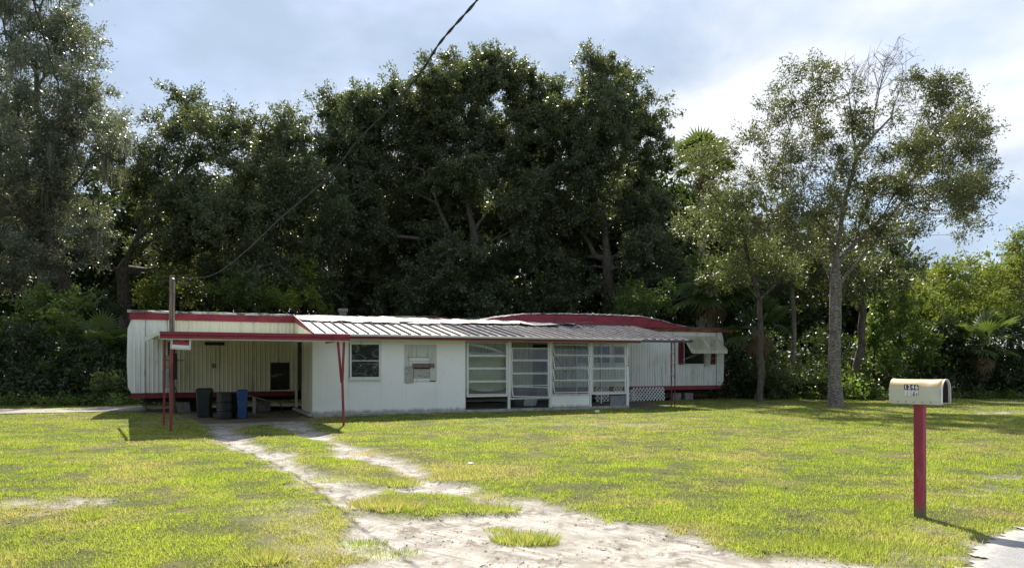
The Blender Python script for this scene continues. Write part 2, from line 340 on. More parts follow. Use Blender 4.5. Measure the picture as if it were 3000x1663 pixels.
BARE = [([(2600,1760),(2690,1660),(2775,1610),(2850,1584),(3010,1526),(3300,1450),(3300,1760)], 1.3),([(-60,1460),(120,1450),(320,1462),(360,1480),(250,1500),(90,1512),(-60,1510)], .75), ([(2740,1450),(2860,1425),(3060,1415),(3060,1450),(2900,1465),(2790,1480)], .95),
        ([(2860,1392),(3060,1385),(3060,1420),(2900,1418)], .6), ([(2660,1440),(2760,1455),(2760,1475),(2680,1480)], .55), ([(1350,1232),(1950,1240),(1930,1252),(1360,1246)], .35),
        ([(2840,1205),(3060,1200),(3060,1212),(2850,1214)], .9), ([(1820,1238),(1950,1238),(1950,1248),(1830,1248)], .7), ([(1450,1530),(1900,1530),(2150,1620),(2500,1663),(1400,1700)], .8),
        ([(700,1470),(930,1450),(1040,1520),(1030,1640),(900,1700),(760,1650)], .38), ([(2500,1560),(2760,1520),(2860,1590),(2760,1663),(2550,1690)], .35)]
ROADW = [gnd(*p) for p in [(2740,1760),(2805,1690),(2828,1655),(2862,1604),(2930,1570),(3000,1538),(3200,1480),(3700,1400)]]+[(30,9),(30,-20),(-25,-20),(-12,3.2),(0,3.6)]
def inside_dist(poly, X, Y):
    """signed distance, positive inside"""
    ins = np.zeros(X.shape, bool); dm = np.full(X.shape, 1e9); n = len(poly)
    for i in range(n):
        x1, y1 = poly[i]; x2, y2 = poly[(i+1) % n]
        dx, dy = x2-x1, y2-y1; L = dx*dx+dy*dy+1e-12
        t = np.clip(((X-x1)*dx+(Y-y1)*dy)/L, 0, 1); dm = np.minimum(dm, np.hypot(X-x1-t*dx, Y-y1-t*dy))
        c = ((y1 > Y) != (y2 > Y)); xi = x1+(Y-y1)*dx/(dy if abs(dy) > 1e-12 else 1e-12); ins ^= c & (X < xi)
    return np.where(ins, dm, -dm)
def toW(p): return [gnd(*q) for q in p]
SANDW = toW(SAND); ISLW = [toW(p) for p in ISL]; BAREW = [(toW(p), a) for p, a in BARE]
# tree line: where lawn gives way to the wood floor
def wood_edge(X): return np.interp(X, [-40, -18, -11, -9, 4, 9, 12, 20, 40], [25.4, 25.4, 25.6, 28, 31, 31.2, 31.0, 31.0, 33])
def sand_mask(X, Y):
    nz = (fbm(X*2.2, Y*2.2, 11, 4)-.5)*.55+(fbm(X*9, Y*9, 31, 3)-.5)*.16
    s = inside_dist(SANDW, X, Y)
    for p in ISLW: s = np.minimum(s, -inside_dist(p, X, Y))
    m = np.clip((s+nz)/.26+.5, 0, 1)
    for p, a in BAREW:
        d = inside_dist(p, X, Y); m = np.maximum(m, a*np.clip((d+nz*1.2)/.35+.3, 0, 1)*np.clip(fbm(X*4, Y*4, 77, 3)*2.6-.7, 0, 1))
    u = CU*(X-HO[0])+SU*(Y-HO[1]); v = -SU*(X-HO[0])+CU*(Y-HO[1])
    cp = np.clip(np.minimum(np.minimum(u+3.0, 0-u), np.minimum(v+2.4, 7.5-v))/.5, 0, 1)   # bare dirt under the carport
    und = np.clip(np.minimum(np.minimum(u+4.5, 17.2-u), np.minimum(v-3.9, 7.3-v))/.3, 0, 1)
    return np.maximum(np.maximum(m, cp*np.clip(fbm(X*3, Y*3, 5, 3)*2+.1, 0, 1)), und)
def road_mask(X, Y): return np.clip(inside_dist(ROADW, X, Y)/.05+.5+(fbm(X*6, Y*6, 3, 3)-.5)*3, 0, 1)
def height(X, Y, s=None):
    if s is None: s = sand_mask(X, Y)
    near = np.clip((60-np.abs(Y))/20, 0, 1)
    rut = fbm(X*1.1+Y*.5, Y*.9, 21, 4)-.5
    base = (fbm(X*.35, Y*.35, 41, 2)-.5)*.05
    fine = (fbm(X*5, Y*5, 51, 3)-.5)
    rd = inside_dist(ROADW, X, Y)
    return (base-.045*s+s*(rut*.06+fine*.035)+(1-s)*fine*.025)*near*np.clip((Y-5.0)/2, 0.1, 1)*np.clip((-rd-.15)/.5, 0, 1)-.012*np.clip((rd+.25)/.2, 0, 1)
xs = np.concatenate([-np.geomspace(500, 15.2, 26), np.arange(-15, 17.01, .11), np.geomspace(17.3, 500, 26)])
ys = np.concatenate([-np.geomspace(300, 1, 14), np.arange(0, 4.5, .5)]); yy = 4.5; yl = []
while yy < 34: yl.append(yy); yy += .035+.0075*max(0, yy-5)
ys = np.concatenate([ys, yl, np.geomspace(34.5, 700, 24)])
GX, GY = np.meshgrid(xs, ys)
S = sand_mask(GX, GY); Z = height(GX, GY, S); RD = road_mask(GX, GY)
WD = np.clip((GY-wood_edge(GX)+(fbm(GX*.8, GY*.8, 61, 3)-.5)*1.6)/.8, 0, 1)*(np.abs(GX) < 90)
nx, ny = len(xs), len(ys); idx = np.arange(nx*ny).reshape(ny, nx)
q = np.stack([idx[:-1, :-1], idx[:-1, 1:], idx[1:, 1:], idx[1:, :-1]], -1)
m = MT('ground_soil')
s = m.attr('sand'); n1 = m.noise(3, 6, .65); n2 = m.noise(40, 5, .7); n3 = m.noise(6, 8, .78, (1, .6, 1), (3, 1, 2), .4); n4 = m.noise(.9, 4, .6, loc=(7, 7, 1))
sandc = m.mix(m.rng(n1, .35, .62), (.31, .285, .25), (.47, .445, .405)); sandc = m.mix(m.rng(n3, .50, .62, 0, .85), sandc, (.16, .135, .11)); sandc = m.mix(m.rng(n2, .56, .70, 0, .75), sandc, (.15, .125, .10))
mpr = m.n('ShaderNodeMapping'); mpr.inputs['Rotation'].default_value = (0, 0, R(43)); m.l(m.tc.outputs['Object'], mpr.inputs[0]); mps = m.n('ShaderNodeMapping'); mps.inputs['Scale'].default_value = (.10, 1, 1); m.l(mpr.outputs[0], mps.inputs[0])
tn = m.n('ShaderNodeTexNoise'); tn.inputs['Scale'].default_value = 14; tn.inputs['Detail'].default_value = 5; tn.inputs['Roughness'].default_value = .7; m.l(mps.outputs[0], tn.inputs['Vector']); tr = tn.outputs['Fac']; sandc = m.mix(m.rng(tr, .52, .66, 0, .75), sandc, (.22, .19, .16))
soil = m.mix(m.rng(n2, .35, .65), (.035, .048, .012), (.13, .13, .05)); soil = m.mix(m.rng(n4, .5, .72, 0, .8), soil, (.19, .15, .08)); soil = m.mix(m.rng(n3, .6, .72, 0, .7), soil, (.22, .20, .16))
c = m.mix(s, soil, sandc)
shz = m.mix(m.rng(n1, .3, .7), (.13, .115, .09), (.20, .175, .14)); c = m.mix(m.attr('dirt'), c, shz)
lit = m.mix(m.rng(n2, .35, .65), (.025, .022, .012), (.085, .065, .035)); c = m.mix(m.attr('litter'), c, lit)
asp = m.mix(m.rng(m.noise(90, 4, .8), .4, .62), (.13, .13, .14), (.33, .33, .33)); c = m.mix(m.attr('road'), c, asp)
hh = m.math('ADD', m.math('MULTIPLY', n2, .35), m.math('ADD', m.math('MULTIPLY', n3, 1.), m.math('MULTIPLY', tr, 1.2))); m.bsdf(c, .95, 0, m.bump(hh, .8, .03), .15); M['ground'] = m.m
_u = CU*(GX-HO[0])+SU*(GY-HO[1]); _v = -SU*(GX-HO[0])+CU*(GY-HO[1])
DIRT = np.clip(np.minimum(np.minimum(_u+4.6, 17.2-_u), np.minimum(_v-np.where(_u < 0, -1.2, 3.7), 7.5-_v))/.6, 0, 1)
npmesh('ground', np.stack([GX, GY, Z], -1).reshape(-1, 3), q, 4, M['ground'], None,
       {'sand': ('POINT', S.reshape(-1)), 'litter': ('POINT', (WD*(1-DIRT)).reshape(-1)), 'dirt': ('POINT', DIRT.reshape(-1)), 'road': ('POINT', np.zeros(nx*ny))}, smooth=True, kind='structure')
# asphalt corner of the road, a sheet of its own just above the sand
rp = ROADW; b = MB(); me_pts = []
gx = np.arange(-14, 30.01, .12); gy = np.arange(-18, 10, .12)
RX, RY = np.meshgrid(np.concatenate([np.arange(-24, 2.4, .3), np.arange(2.4, 6.6, .03), np.arange(6.6, 30, .5)]), np.concatenate([np.arange(-18, 4.2, .6), np.arange(4.2, 7.4, .03), np.arange(7.4, 12, .3)]))
rin = inside_dist(ROADW, RX, RY)+(fbm(RX*9, RY*9, 3, 4)-.5)*.30 > 0
rz = RX*0+.0+(fbm(RX*8, RY*8, 19, 3)-.5)*.004
ridx = np.arange(RX.size).reshape(RX.shape); ok = rin[:-1, :-1] & rin[1:, 1:] & rin[1:, :-1] & rin[:-1, 1:]
rq = np.stack([ridx[:-1, :-1], ridx[:-1, 1:], ridx[1:, 1:], ridx[1:, :-1]], -1)[ok]
m = MT('asphalt'); c = m.mix(m.rng(m.noise(120, 4, .85), .4, .62), (.17, .17, .175), (.40, .40, .40)); c = m.mix(m.rng(m.noise(3, 6, .7), .45, .7, 0, .5), c, (.42, .40, .36)); ed_ = m.math('ADD', m.attr('edge'), m.math('MULTIPLY', m.math('SUBTRACT', m.noise(14, 7, .75), .5), 1.6)); c = m.mix(m.rng(ed_, .55, .95, 0, .9), c, (.42, .40, .37)); m.bsdf(c, .9, 0, m.bump(m.noise(120, 4, .8), .6, .01), .3)
used = np.unique(rq); rem = np.zeros(RX.size, int); rem[used] = np.arange(len(used))
npmesh('road', np.stack([RX, RY, rz], -1).reshape(-1, 3)[used], rem[rq], 4, m.m, None, {'edge': ('POINT', np.clip(1-inside_dist(ROADW, RX, RY)/.45, 0, 1).reshape(-1)[used])}, kind='structure')
# concrete path at the far left, running in front of the trees to the trailer
b = MB(); P0 = [gnd(-500,1203), gnd(30,1200), gnd(250,1196), gnd(410,1184)]; P1 = [gnd(-500,1222), gnd(30,1213), gnd(260,1208), gnd(430,1202)]
vs = [(x, y, .03) for x, y in P0]+[(x, y, .03) for x, y in P1]+[(x, y, -.05) for x, y in P0]+[(x, y, -.05) for x, y in P1]
b.add(vs, [(4+i, 5+i, 1+i, i) for i in range(3)]+[(12+i, 13+i, 5+i, 4+i) for i in range(3)]+[(7, 15, 11, 3)]); b.build('path', flatmat('sandy_concrete', (.36, .33, .29), .9, 0, .5, 1.5, .4), kind='structure')

# grass blades
m = MT('grass_blade'); r = m.attr('rnd'); dry = m.attr('dry')
c = m.mix(r, (.07, .12, .012), (.28, .34, .05)); c = m.mix(dry, c, (.40, .34, .16))
p = m.bsdf(c, .5, 0, None, .3, finish=False); t = m.n('ShaderNodeBsdfTranslucent'); m.l(m.mix(dry, m.mix(r, (.20, .36, .015), (.58, .74, .05)), (.72, .58, .22)), t.inputs[0])
x = m.n('ShaderNodeMixShader'); x.inputs[0].default_value = .5; m.l(p.outputs[0], x.inputs[1]); m.l(t.outputs[0], x.inputs[2]); m.l(x.outputs[0], m.out.inputs[0]); M['grass'] = m.m
def blades(X, Y, hgt, wid, lean, base_z=None):
    n = len(X); Zb = height(X, Y) if base_z is None else base_z
    a = rng.random(n)*2*np.pi; la = rng.random(n)*2*np.pi; l = lean*rng.random(n)**.7
    dx = np.cos(a)*wid/2; dy = np.sin(a)*wid/2
    V = np.empty((n, 3, 3)); V[:, 0] = np.stack([X-dx, Y-dy, Zb-.006], -1); V[:, 1] = np.stack([X+dx, Y+dy, Zb-.006], -1)
    V[:, 2] = np.stack([X+np.cos(la)*hgt*l, Y+np.sin(la)*hgt*l, Zb+hgt*np.sqrt(np.maximum(.05, 1-l*l*.8))], -1)
    return V.reshape(-1, 3)
N = 1080000
sx = rng.random(N)*1.56-.76; u_ = rng.random(N); a_ = .15; y0, y1 = 4.3, 31.5
Yb = (y0**a_+u_*(y1**a_-y0**a_))**(1/a_); Xb = sx*(Yb+.8)
sm = sand_mask(Xb, Yb); h_ = CU*(Xb-HO[0])+SU*(Yb-HO[1]); k_ = -SU*(Xb-HO[0])+CU*(Yb-HO[1])
keep = rng.random(N) > np.clip(sm*1.08, 0, .996)
keep &= ~((h_ > -.02) & (h_ < 12.5) & (k_ > -.06) & (k_ < 3.9)); keep &= ~((h_ > -4.6) & (h_ < 17.2) & (k_ > 3.8)); keep &= Yb < wood_edge(Xb)+.3
keep &= inside_dist(ROADW, Xb, Yb) < -.03*rng.random(N)
keep &= ~((k_ > .5) & (h_ > -3.4) & (h_ < 0) & (rng.random(N) < .85))
Xb, Yb, sm = Xb[keep], Yb[keep], sm[keep]; n = len(Xb)
big = fbm(Xb*.6, Yb*.6, 90, 4); med = fbm(Xb*2.5, Yb*2.5, 95, 3); clump = fbm(Xb*7, Yb*7, 98, 2)
keep = rng.random(n) < np.clip((med-.30)*4+.35, .22, 1); Xb, Yb, sm, big, med, clump = [q_[keep] for q_ in (Xb, Yb, sm, big, med, clump)]; n = len(Xb)
edge = np.clip((Yb-wood_edge(Xb)+1.2)/1.2, 0, 1)
hg = (.011+.024*rng.random(n)**1.5)*(.75+.7*np.clip(med*1.5-.3, 0, 1)**1.5+.5*np.clip(clump*2-.9, 0, 1))*(1+edge*1.3)
fr = (rng.random(n) < .04); hg = np.where(fr, hg*1.7, hg); thin = inside_dist(toW([(-200,1440),(400,1440),(900,1430),(1060,1540),(1030,1720),(-300,1720)]), Xb, Yb); hg = hg*np.where(thin > 0, .85, 1)
wd = .0046+.00058*Yb
dry = np.clip((big-.53)*3., 0, .6)*.5+np.clip(sm, 0, 1)*.35+(rng.random(n) < .22)*.5+np.clip((fbm(Xb*1.3, Yb*1.3, 71, 3)-.54)*3, 0, .3)+np.clip((9-Yb)/4, 0, 1)*.12
V = blades(Xb, Yb, hg, wd, .85)
npmesh('grass', V, np.arange(3*n), 3, M['grass'], None, {'rnd': ('FACE', np.clip(rng.random(n)*.9+(med-.42), 0, 1)), 'dry': ('FACE', np.clip(dry, 0, 1))}, kind='stuff', label='short yellow green grass of the front lawn', cat='grass')
# fallen leaves and twigs over sand and lawn
n = 16000; Yl = (4.4**.2+rng.random(n)*(24**.2-4.4**.2))**5; Xl = (rng.random(n)*1.56-.76)*(Yl+.8); ml = sand_mask(Xl, Yl); kl = rng.random(n) < np.clip(fbm(Xl*1.6, Yl*1.6, 44, 3)*3-1.2, .08, 1)
kl &= inside_dist(ROADW, Xl, Yl) < 0; Xl, Yl = Xl[kl], Yl[kl]; n = len(Xl); a = rng.random(n)*6.28; l_ = .008+.03*rng.random(n)**2; tw_ = rng.random(n) < .25; l_ = np.where(tw_, l_*2.4, l_); w_ = np.where(tw_, .0022+.0004*Yl, l_*.45); zl = height(Xl, Yl)+.004
dx, dy = np.cos(a), np.sin(a); V = np.stack([np.stack([Xl-dx*l_/2, Yl-dy*l_/2, zl], -1), np.stack([Xl-dy*w_/2, Yl+dx*w_/2, zl+.004+.008*rng.random(n)], -1), np.stack([Xl+dx*l_/2, Yl+dy*l_/2, zl+.006*rng.random(n)], -1), np.stack([Xl+dy*w_/2, Yl-dx*w_/2, zl+.001], -1)], 1).reshape(-1, 3)
npmesh('leaf_litter', V, np.arange(4*n), 4, leafmat('fallen_leaf', (.045, .032, .02), (.16, .11, .06), (.2, .12, .05), .15, .7, .2), None, {'rnd': ('FACE', rng.random(n))}, kind='stuff', label='fallen leaves and twigs scattered over sand and lawn', cat='leaf litter')
def tuft(px, py, rad, n, hgt, label, dryf=.25, ax=1.):
    x, y = gnd(px, py); z0 = float(height(np.array([x]), np.array([y]))[0])
    rr = rad*rng.random(n)**.6; th = rng.random(n)*2*np.pi; X = rr*np.cos(th)*ax; Y = rr*np.sin(th)
    n_ = len(X); a = rng.random(n_)*2*np.pi; w_ = .009; h = .62*hgt*(.4+.6*rng.random(n_)); out = .75*rr/rad+.25*rng.random(n_)
    th2 = th+rng.normal(0, .5, n_); V = np.empty((n_, 3, 3)); dx = np.cos(a)*w_/2; dy = np.sin(a)*w_/2
    V[:, 0] = np.stack([X-dx, Y-dy, X*0-.02], -1); V[:, 1] = np.stack([X+dx, Y+dy, X*0-.02], -1); V[:, 2] = np.stack([X+np.cos(th2)*h*out, Y+np.sin(th2)*h*out, h*np.sqrt(1-out**2*.7)], -1)
    o = npmesh('grass_tuft', V.reshape(-1, 3), np.arange(3*n_), 3, M['grass'], None, {'rnd': ('FACE', rng.random(n_)*.7), 'dry': ('FACE', np.clip(rng.random(n_)*dryf*2.6, 0, 1))}, label=label, cat='grass tuft', group='grass tufts standing in the sandy drive')
    o.location = (x, y, z0)
tuft(1540, 1575, .17, 1400, .20, 'thick green and brown grass tuft standing alone in the open sand', .3, 1.5)
tuft(1462, 1535, .12, 260, .10, 'small thin green tuft just behind the thick lone tuft in the sand')
tuft(1052, 1588, .16, 380, .12, 'bright green low tuft at the left edge of the bare sand', .1, 1.3)
tuft(1120, 1618, .20, 420, .08, 'flat wide green tuft at the left edge, nearest the camera but one', .15, 1.6)
tuft(1110, 1478, .22, 800, .17, 'dark brown green clump at the left end of the long grass island', .5, 1.4)
tuft(1160, 1486, .20, 700, .15, 'dense dark clump second from the left end of the long grass island', .4, 1.3)
tuft(1430, 1484, .20, 600, .14, 'green clump at the right tip of the long grass island', .2, 1.7)
tuft(980, 1403, .22, 500, .13, 'clump at the lower edge of the grass strip between the wheel tracks', .3, 1.5)
tuft(1170, 1412, .20, 500, .12, 'clump at the right tip of the grass strip between the wheel tracks', .3, 1.6)
tuft(770, 1640, .15, 700, .17, 'tall bushy tuft in the left lawn at the bottom of the picture', .35, 1.3)
tuft(1440, 1440, .26, 600, .12, 'clump where the lawn meets the right wheel track at its bend', .45, 1.6)
tuft(1345, 1395, .28, 600, .12, 'clump overhanging the right wheel track above the bend', .45, 1.5)
tuft(1080, 1325, .22, 400, .11, 'small brown clump at the far end of the right wheel track', .6, 1.5)
tuft(260, 1520, .12, 300, .16, 'upright bright tuft standing in the left lawn beside the bare patch', .15, 1.)
tuft(2400, 1600, .30, 800, .14, 'loose tuft at the sandy lawn edge left of the mailbox post', .2, 1.8)
tuft(2560, 1612, .28, 800, .14, 'dark leafy tuft on the verge just in front of the mailbox post', .15, 1.8)

# ---------------------------------------------------------------- trees
def tubes(A, B, ra, rb, k):
    n = len(A); D = B-A; L = np.linalg.norm(D, axis=1, keepdims=True)+1e-9; D = D/L
    a = np.where(np.abs(D[:, 2:3]) < .9, [[0, 0, 1.]], [[1., 0, 0]]); x = np.cross(D, a); x /= np.linalg.norm(x, axis=1, keepdims=True); y = np.cross(D, x)
    V = np.empty((n, 2, k, 3)); A2 = A-D*ra[:, None]*.25; B2 = B+D*rb[:, None]*.25
    for j in range(k):
        c_, s_ = math.cos(2*math.pi*j/k), math.sin(2*math.pi*j/k); o = x*c_+y*s_
        V[:, 0, j] = A2+o*ra[:, None]; V[:, 1, j] = B2+o*rb[:, None]
    base = np.arange(n)[:, None]*2*k; j = np.arange(k); j2 = (j+1) % k
    q = np.stack([base+j, base+j2, base+k+j2, base+k+j], -1)
    return V.reshape(-1, 3), q.reshape(-1)
def leaves(Cc, n_per, tw_len, ll, lw, seed, droop=.25, ntw=6, up=.35):
    g = np.random.default_rng(seed); nc = len(Cc)
    T = g.normal(size=(nc, ntw, 3)); T[..., 2] = T[..., 2]*.75+up; T /= np.linalg.norm(T, axis=-1, keepdims=True)
    ci = g.integers(0, nc, nc*n_per); ti = g.integers(0, ntw, nc*n_per); n = len(ci)
    t = g.random(n)**.6*tw_len*(.5+g.random(nc*ntw).reshape(nc, ntw)[ci, ti])
    P = Cc[ci]+T[ci, ti]*t[:, None]+g.normal(0, .05+.09*tw_len, (n, 3))
    D = g.normal(size=(n, 3))*.8+T[ci, ti]; D[:, 2] -= droop; D /= np.linalg.norm(D, axis=1, keepdims=True)
    Nn = g.normal(size=(n, 3)); Nn[:, 2] += .5; S_ = np.cross(D, Nn); S_ /= np.linalg.norm(S_, axis=1, keepdims=True)+1e-9
    sc_ = (.6+.8*g.random(n))[:, None]; V = np.empty((n, 3, 3))
    V[:, 0] = P; V[:, 1] = P+(D*.65*ll+S_*lw*.5)*sc_; V[:, 2] = P+(D*ll-S_*lw*.35)*sc_
    cl = g.random(nc)[ci]
    return V.reshape(-1, 3), np.clip(cl*.6+g.random(n)*.4, 0, 1)
def skeleton(base, fork, top, P, seed, wob=.12, reach=.9, plw=.32):
    g = np.random.default_rng(seed); nodes = [np.array(base, float)]; par = [-1]; plen = [0.]
    def extend(j, tgt, seg, w_, sag=0.):
        a = nodes[j]; d = tgt-a; L = np.linalg.norm(d); k = max(1, int(round(L/seg))); off = g.normal(0, w_*L*.5, 3); cur = j
        for i in range(1, k+1):
            t = i/k; bow = math.sin(math.pi*t)
            p = a+d*t+off*bow*.7+np.array([0, 0, sag*L])*bow+(g.normal(0, w_*seg*.6, 3) if i < k else 0)
            nodes.append(p); par.append(cur); plen.append(plen[cur]+np.linalg.norm(p-nodes[cur])); cur = len(nodes)-1
        return cur
    nf = extend(0, np.array(fork, float), .7, .05); first = nf
    extend(nf, np.array(top, float), .8, wob)
    order = np.argsort(np.linalg.norm(P-nodes[nf], axis=1)+g.normal(0, .8, len(P)))
    ends = []
    for i in order:
        NA = np.array(nodes[first:]); PL = np.array(plen[first:]); d = np.linalg.norm(NA-P[i], axis=1)
        below = np.maximum(0, NA[:, 2]-P[i][2])
        j = int(np.argmin(d*reach+PL*plw+below*.6))+first
        ends.append(extend(j, P[i], .75, wob, .05))
    n = len(nodes); cnt = np.zeros(n)
    for e in ends: cnt[e] += 1
    for i in range(n-1, 0, -1): cnt[par[i]] += cnt[i]
    return np.array(nodes), np.array(par), np.maximum(cnt, .6)
def tree(name, label, cat, Yd, basepx, lobes, fork_py, seed, leafm, barkm, R0=.3, dens=.9, npl=170, tw=.75, ll=.15, lw=.08, dy=1.3, flare=1.35, bare=None, group=None, cs=1., minr=.012, lean=0., base_py=None, twigs=True, up=.35, droop=.25, rexp=.55, plw=.32, wob=.12, shr=.92, dpy=0.):
    g = np.random.default_rng(seed); P = []; W_ = []
    for lb in lobes:
        cx, cy, r = lb[:3]; Rm = r*shr*Yd/F; c = np.array(pt(cx, cy+dpy, Yd+g.normal(0, dy)))
        n = max(3, int(dens*cs*4.2*Rm**2)); d = g.normal(size=(n, 3)); d /= np.linalg.norm(d, axis=1, keepdims=True)
        rad = Rm*(.35+.6*g.random((n, 1))**.6); p = c+d*rad*np.array([1, 1.15, 1.]); P.append(p)
    P = np.concatenate(P); P = P[P[:, 2] > .25]
    bx = (basepx-1500)/F*Yd; base = np.array([bx, Yd, 0.]); fz = EYE-(fork_py-HY)/F*Yd
    cen = P.mean(0); fork = np.array([bx+lean, Yd, fz]); top = np.array([fork[0]*.45+cen[0]*.55, Yd, fz+(P[:, 2].max()-fz)*.6])
    NB = None
    if bare is not None:
        bp = []
        for cx, cy, r in bare:
            Rm = r*Yd/F; c = np.array(pt(cx, cy, Yd)); n = int(36*Rm**2); d = g.normal(size=(n, 3)); d /= np.linalg.norm(d, axis=1, keepdims=True); bp.append(c+d*Rm*g.random((n, 1))**.5)
        NB = np.concatenate(bp)
    allP = P if NB is None else np.concatenate([P, NB])
    nodes, par, cnt = skeleton(base, fork, top, allP, seed, wob, .9, plw)
    rad = np.maximum(minr, R0*(cnt/cnt.max())**rexp); h = nodes[:, 2]; rad = rad*(1+(flare-1)*np.exp(-h/.35))
    nodes0 = nodes.copy(); nodes0[0, 2] = -.15
    root = empty(name, (bx, Yd, 0), 0, label, cat, group); off = np.array([bx, Yd, 0.])
    i = np.arange(1, len(nodes)); A = nodes0[par[i]]-off; B = nodes0[i]-off; rb = rad[i]; ra = np.minimum(rad[par[i]], rb*1.35)
    VV = []; FF = []; nv = 0
    for sel, k in ((rb > .09, 9), ((rb <= .09) & (rb > .03), 5), (rb <= .03, 3)):
        if sel.any(): v_, q_ = tubes(A[sel], B[sel], ra[sel], rb[sel], k); VV.append(v_); FF.append(q_+nv); nv += len(v_)
    if twigs:
        n = len(allP)*4; ci = g.integers(0, len(allP), n); d = g.normal(size=(n, 3)); d[:, 2] += .5; d /= np.linalg.norm(d, axis=1, keepdims=True)
        Aa = allP[ci]-off; Bb = Aa+d*tw*(.5+.7*g.random((n, 1))); v_, q_ = tubes(Aa, Bb, np.full(n, minr*.7), np.full(n, .004), 3); VV.append(v_); FF.append(q_+nv); nv += len(v_)
    npmesh('trunk', np.concatenate(VV), np.concatenate(FF), 4, M[barkm], root, smooth=True)
    V, r = leaves(P-off, npl, tw, ll, lw, seed+1, up=up, droop=droop); nl = len(r)
    npmesh('crown', V, np.arange(nl*3), 3, M[leafm], root, {'rnd': ('FACE', r)})
    global NLEAF; NLEAF += nl
    return root, P-off
NLEAF = 0
tree_args = []
L1 = [(100,40,170),(225,160,110),(150,260,160),(270,330,110),(330,420,85),(100,450,170),(235,500,130),(60,620,150),(-160,200,220),(-120,520,220),(150,740,140),(330,540,60),(60,-120,170),(-100,760,180),(0,300,150),(20,480,150),(0,700,150),(200,640,120),(250,700,90)]
t, P = tree('live_oak', 'tallest live oak at the left edge, grey green crown hung with moss', 'tree', 35, 210, L1, 900, 101, 'oakleafgrey', 'bark', .34, 1.2, 480, .8, .14, .07)
# moss strands hanging from it
g = np.random.default_rng(5); sel = g.integers(0, len(P), 130); n = 130*26; ci = np.repeat(sel, 26)
px_ = P[ci]+np.repeat(g.normal(0, .25, (130, 3)), 26, 0)+g.normal(0, .09, (n, 3)); L_ = np.repeat(.5+1.1*g.random(130), 26)*(.4+.6*g.random(n)); ww = .018
a = g.random(n)*6.28; o_ = np.stack([np.cos(a)*ww, np.sin(a)*ww, a*0], -1); dn = np.stack([g.normal(0, .05, n), g.normal(0, .05, n), -L_], -1)
V = np.stack([px_-o_, px_+o_, px_+dn*.6+o_*.7, px_+dn], 1).reshape(-1, 3)
npmesh('moss', V, np.arange(n*4), 4, M['moss'], t, {'rnd': ('FACE', g.random(n))}, kind='stuff')
L2 = [(560,320,62),(535,410,95),(625,400,70),(460,480,85),(700,400,80),(770,400,80),(860,420,90),(640,540,130),(790,560,140),(520,640,110),(690,690,130),(860,690,130),(430,560,60),(905,560,90),(560,760,90),(600,640,110),(740,620,120),(820,500,110),(930,660,100),(470,760,80),(640,800,90),(780,800,100),(900,790,90)]
tree('live_oak', 'leaning oak just left of the trailer, its limbs forking above the roof end', 'tree', 38, 355, L2, 790, 102, 'oakleaf', 'bark', .30, 1.6, 520, .8, .14, .085)
L3 = [(1010,320,80),(960,285,45),(1120,320,95),(1000,430,95),(1320,250,95),(1390,205,85),(1460,215,80),(1530,270,75),(1250,290,80),(1190,420,110),(1340,440,110),(1480,400,110),(1430,540,150),(1100,540,130),(1250,620,160),(1010,640,140),(1500,680,140),(1120,770,150),(1350,780,150),(960,780,110),(1240,500,100),(1560,400,110),(1590,320,60),(1250,370,95),(1410,310,90),(1330,340,80),(1050,400,100),(1280,205,60),(1350,180,62),(1470,190,66),(1185,275,72),(1090,280,66),(1235,240,55),(1545,230,50),(1050,530,100),(1300,680,140),(1180,870,110),(1420,870,120),(1000,870,90),(1560,560,100)]
tree('live_oak', 'broad dark live oak standing behind the middle of the trailer', 'tree', 42, 1400, L3, 720, 103, 'oakleaf', 'bark', .38, 1.5, 560, .8, .15, .105, up=.1, dpy=26)
L4 = [(1590,250,65),(1720,215,75),(1800,205,80),(1855,290,85),(1900,345,75),(1935,430,55),(1650,330,85),(1760,390,100),(1850,470,85),(1700,530,120),(1850,600,115),(1620,650,130),(1780,730,140),(1900,740,95),(1650,800,120),(1800,860,90),(1570,440,90),(1640,300,70),(1780,310,90),(1700,380,100),(1700,640,120),(1600,880,100),(1930,620,80),(1950,800,70)]
tree('live_oak', 'dark live oak right of the broad one, above the raised red roof', 'tree', 43, 1780, L4, 760, 104, 'oakleaf', 'bark', .36, 1.5, 560, .8, .15, .105, up=.1, dpy=26)
L5 = [(2410,190,52),(2335,225,52),(2275,320,75),(2400,310,80),(2190,400,75),(2340,430,100),(2700,275,80),(2790,275,82),(2850,350,70),(2750,420,115),(2865,480,62),(2850,580,75),(2700,550,110),(2820,655,55),(2710,650,60),(2760,300,80),(2800,420,90),(2830,520,85),(2730,500,90),(2800,610,70),(2870,400,55),(2350,300,60),(2420,230,45),(2650,480,80),(2600,600,90),(2500,420,95),(2560,350,75),(2460,350,85),(2300,470,100),(2500,560,110),(2240,640,80),(2350,640,90),(2480,640,90),(2740,330,80),(2800,480,90),(2760,560,90),(2860,530,65),(2680,430,80),(2820,330,70),(2650,610,70),(2560,510,100),(2450,450,85),(2400,580,105),(2260,560,95),(2140,490,70),(2550,690,95),(2400,710,95),(2300,690,80)]
tree('laurel_oak', 'open crowned lawn tree right of the trailer with a pale trunk and bare top', 'tree', 25.6, 2448, L5, 860, 105, 'openleaf', 'barkpale', .20, 2.2, 250, .46, .11, .048, dy=1.1, flare=1.9, rexp=.70, plw=.62, wob=.07, bare=[(2600,200,90),(2500,240,75),(2640,290,70)], minr=.009, up=.3)
L6 = [(2035,470,50),(2090,440,40),(2050,480,60),(2080,570,75),(2150,660,90),(2050,680,60),(2210,760,90),(2110,800,80),(2160,560,60),(2290,800,70)]
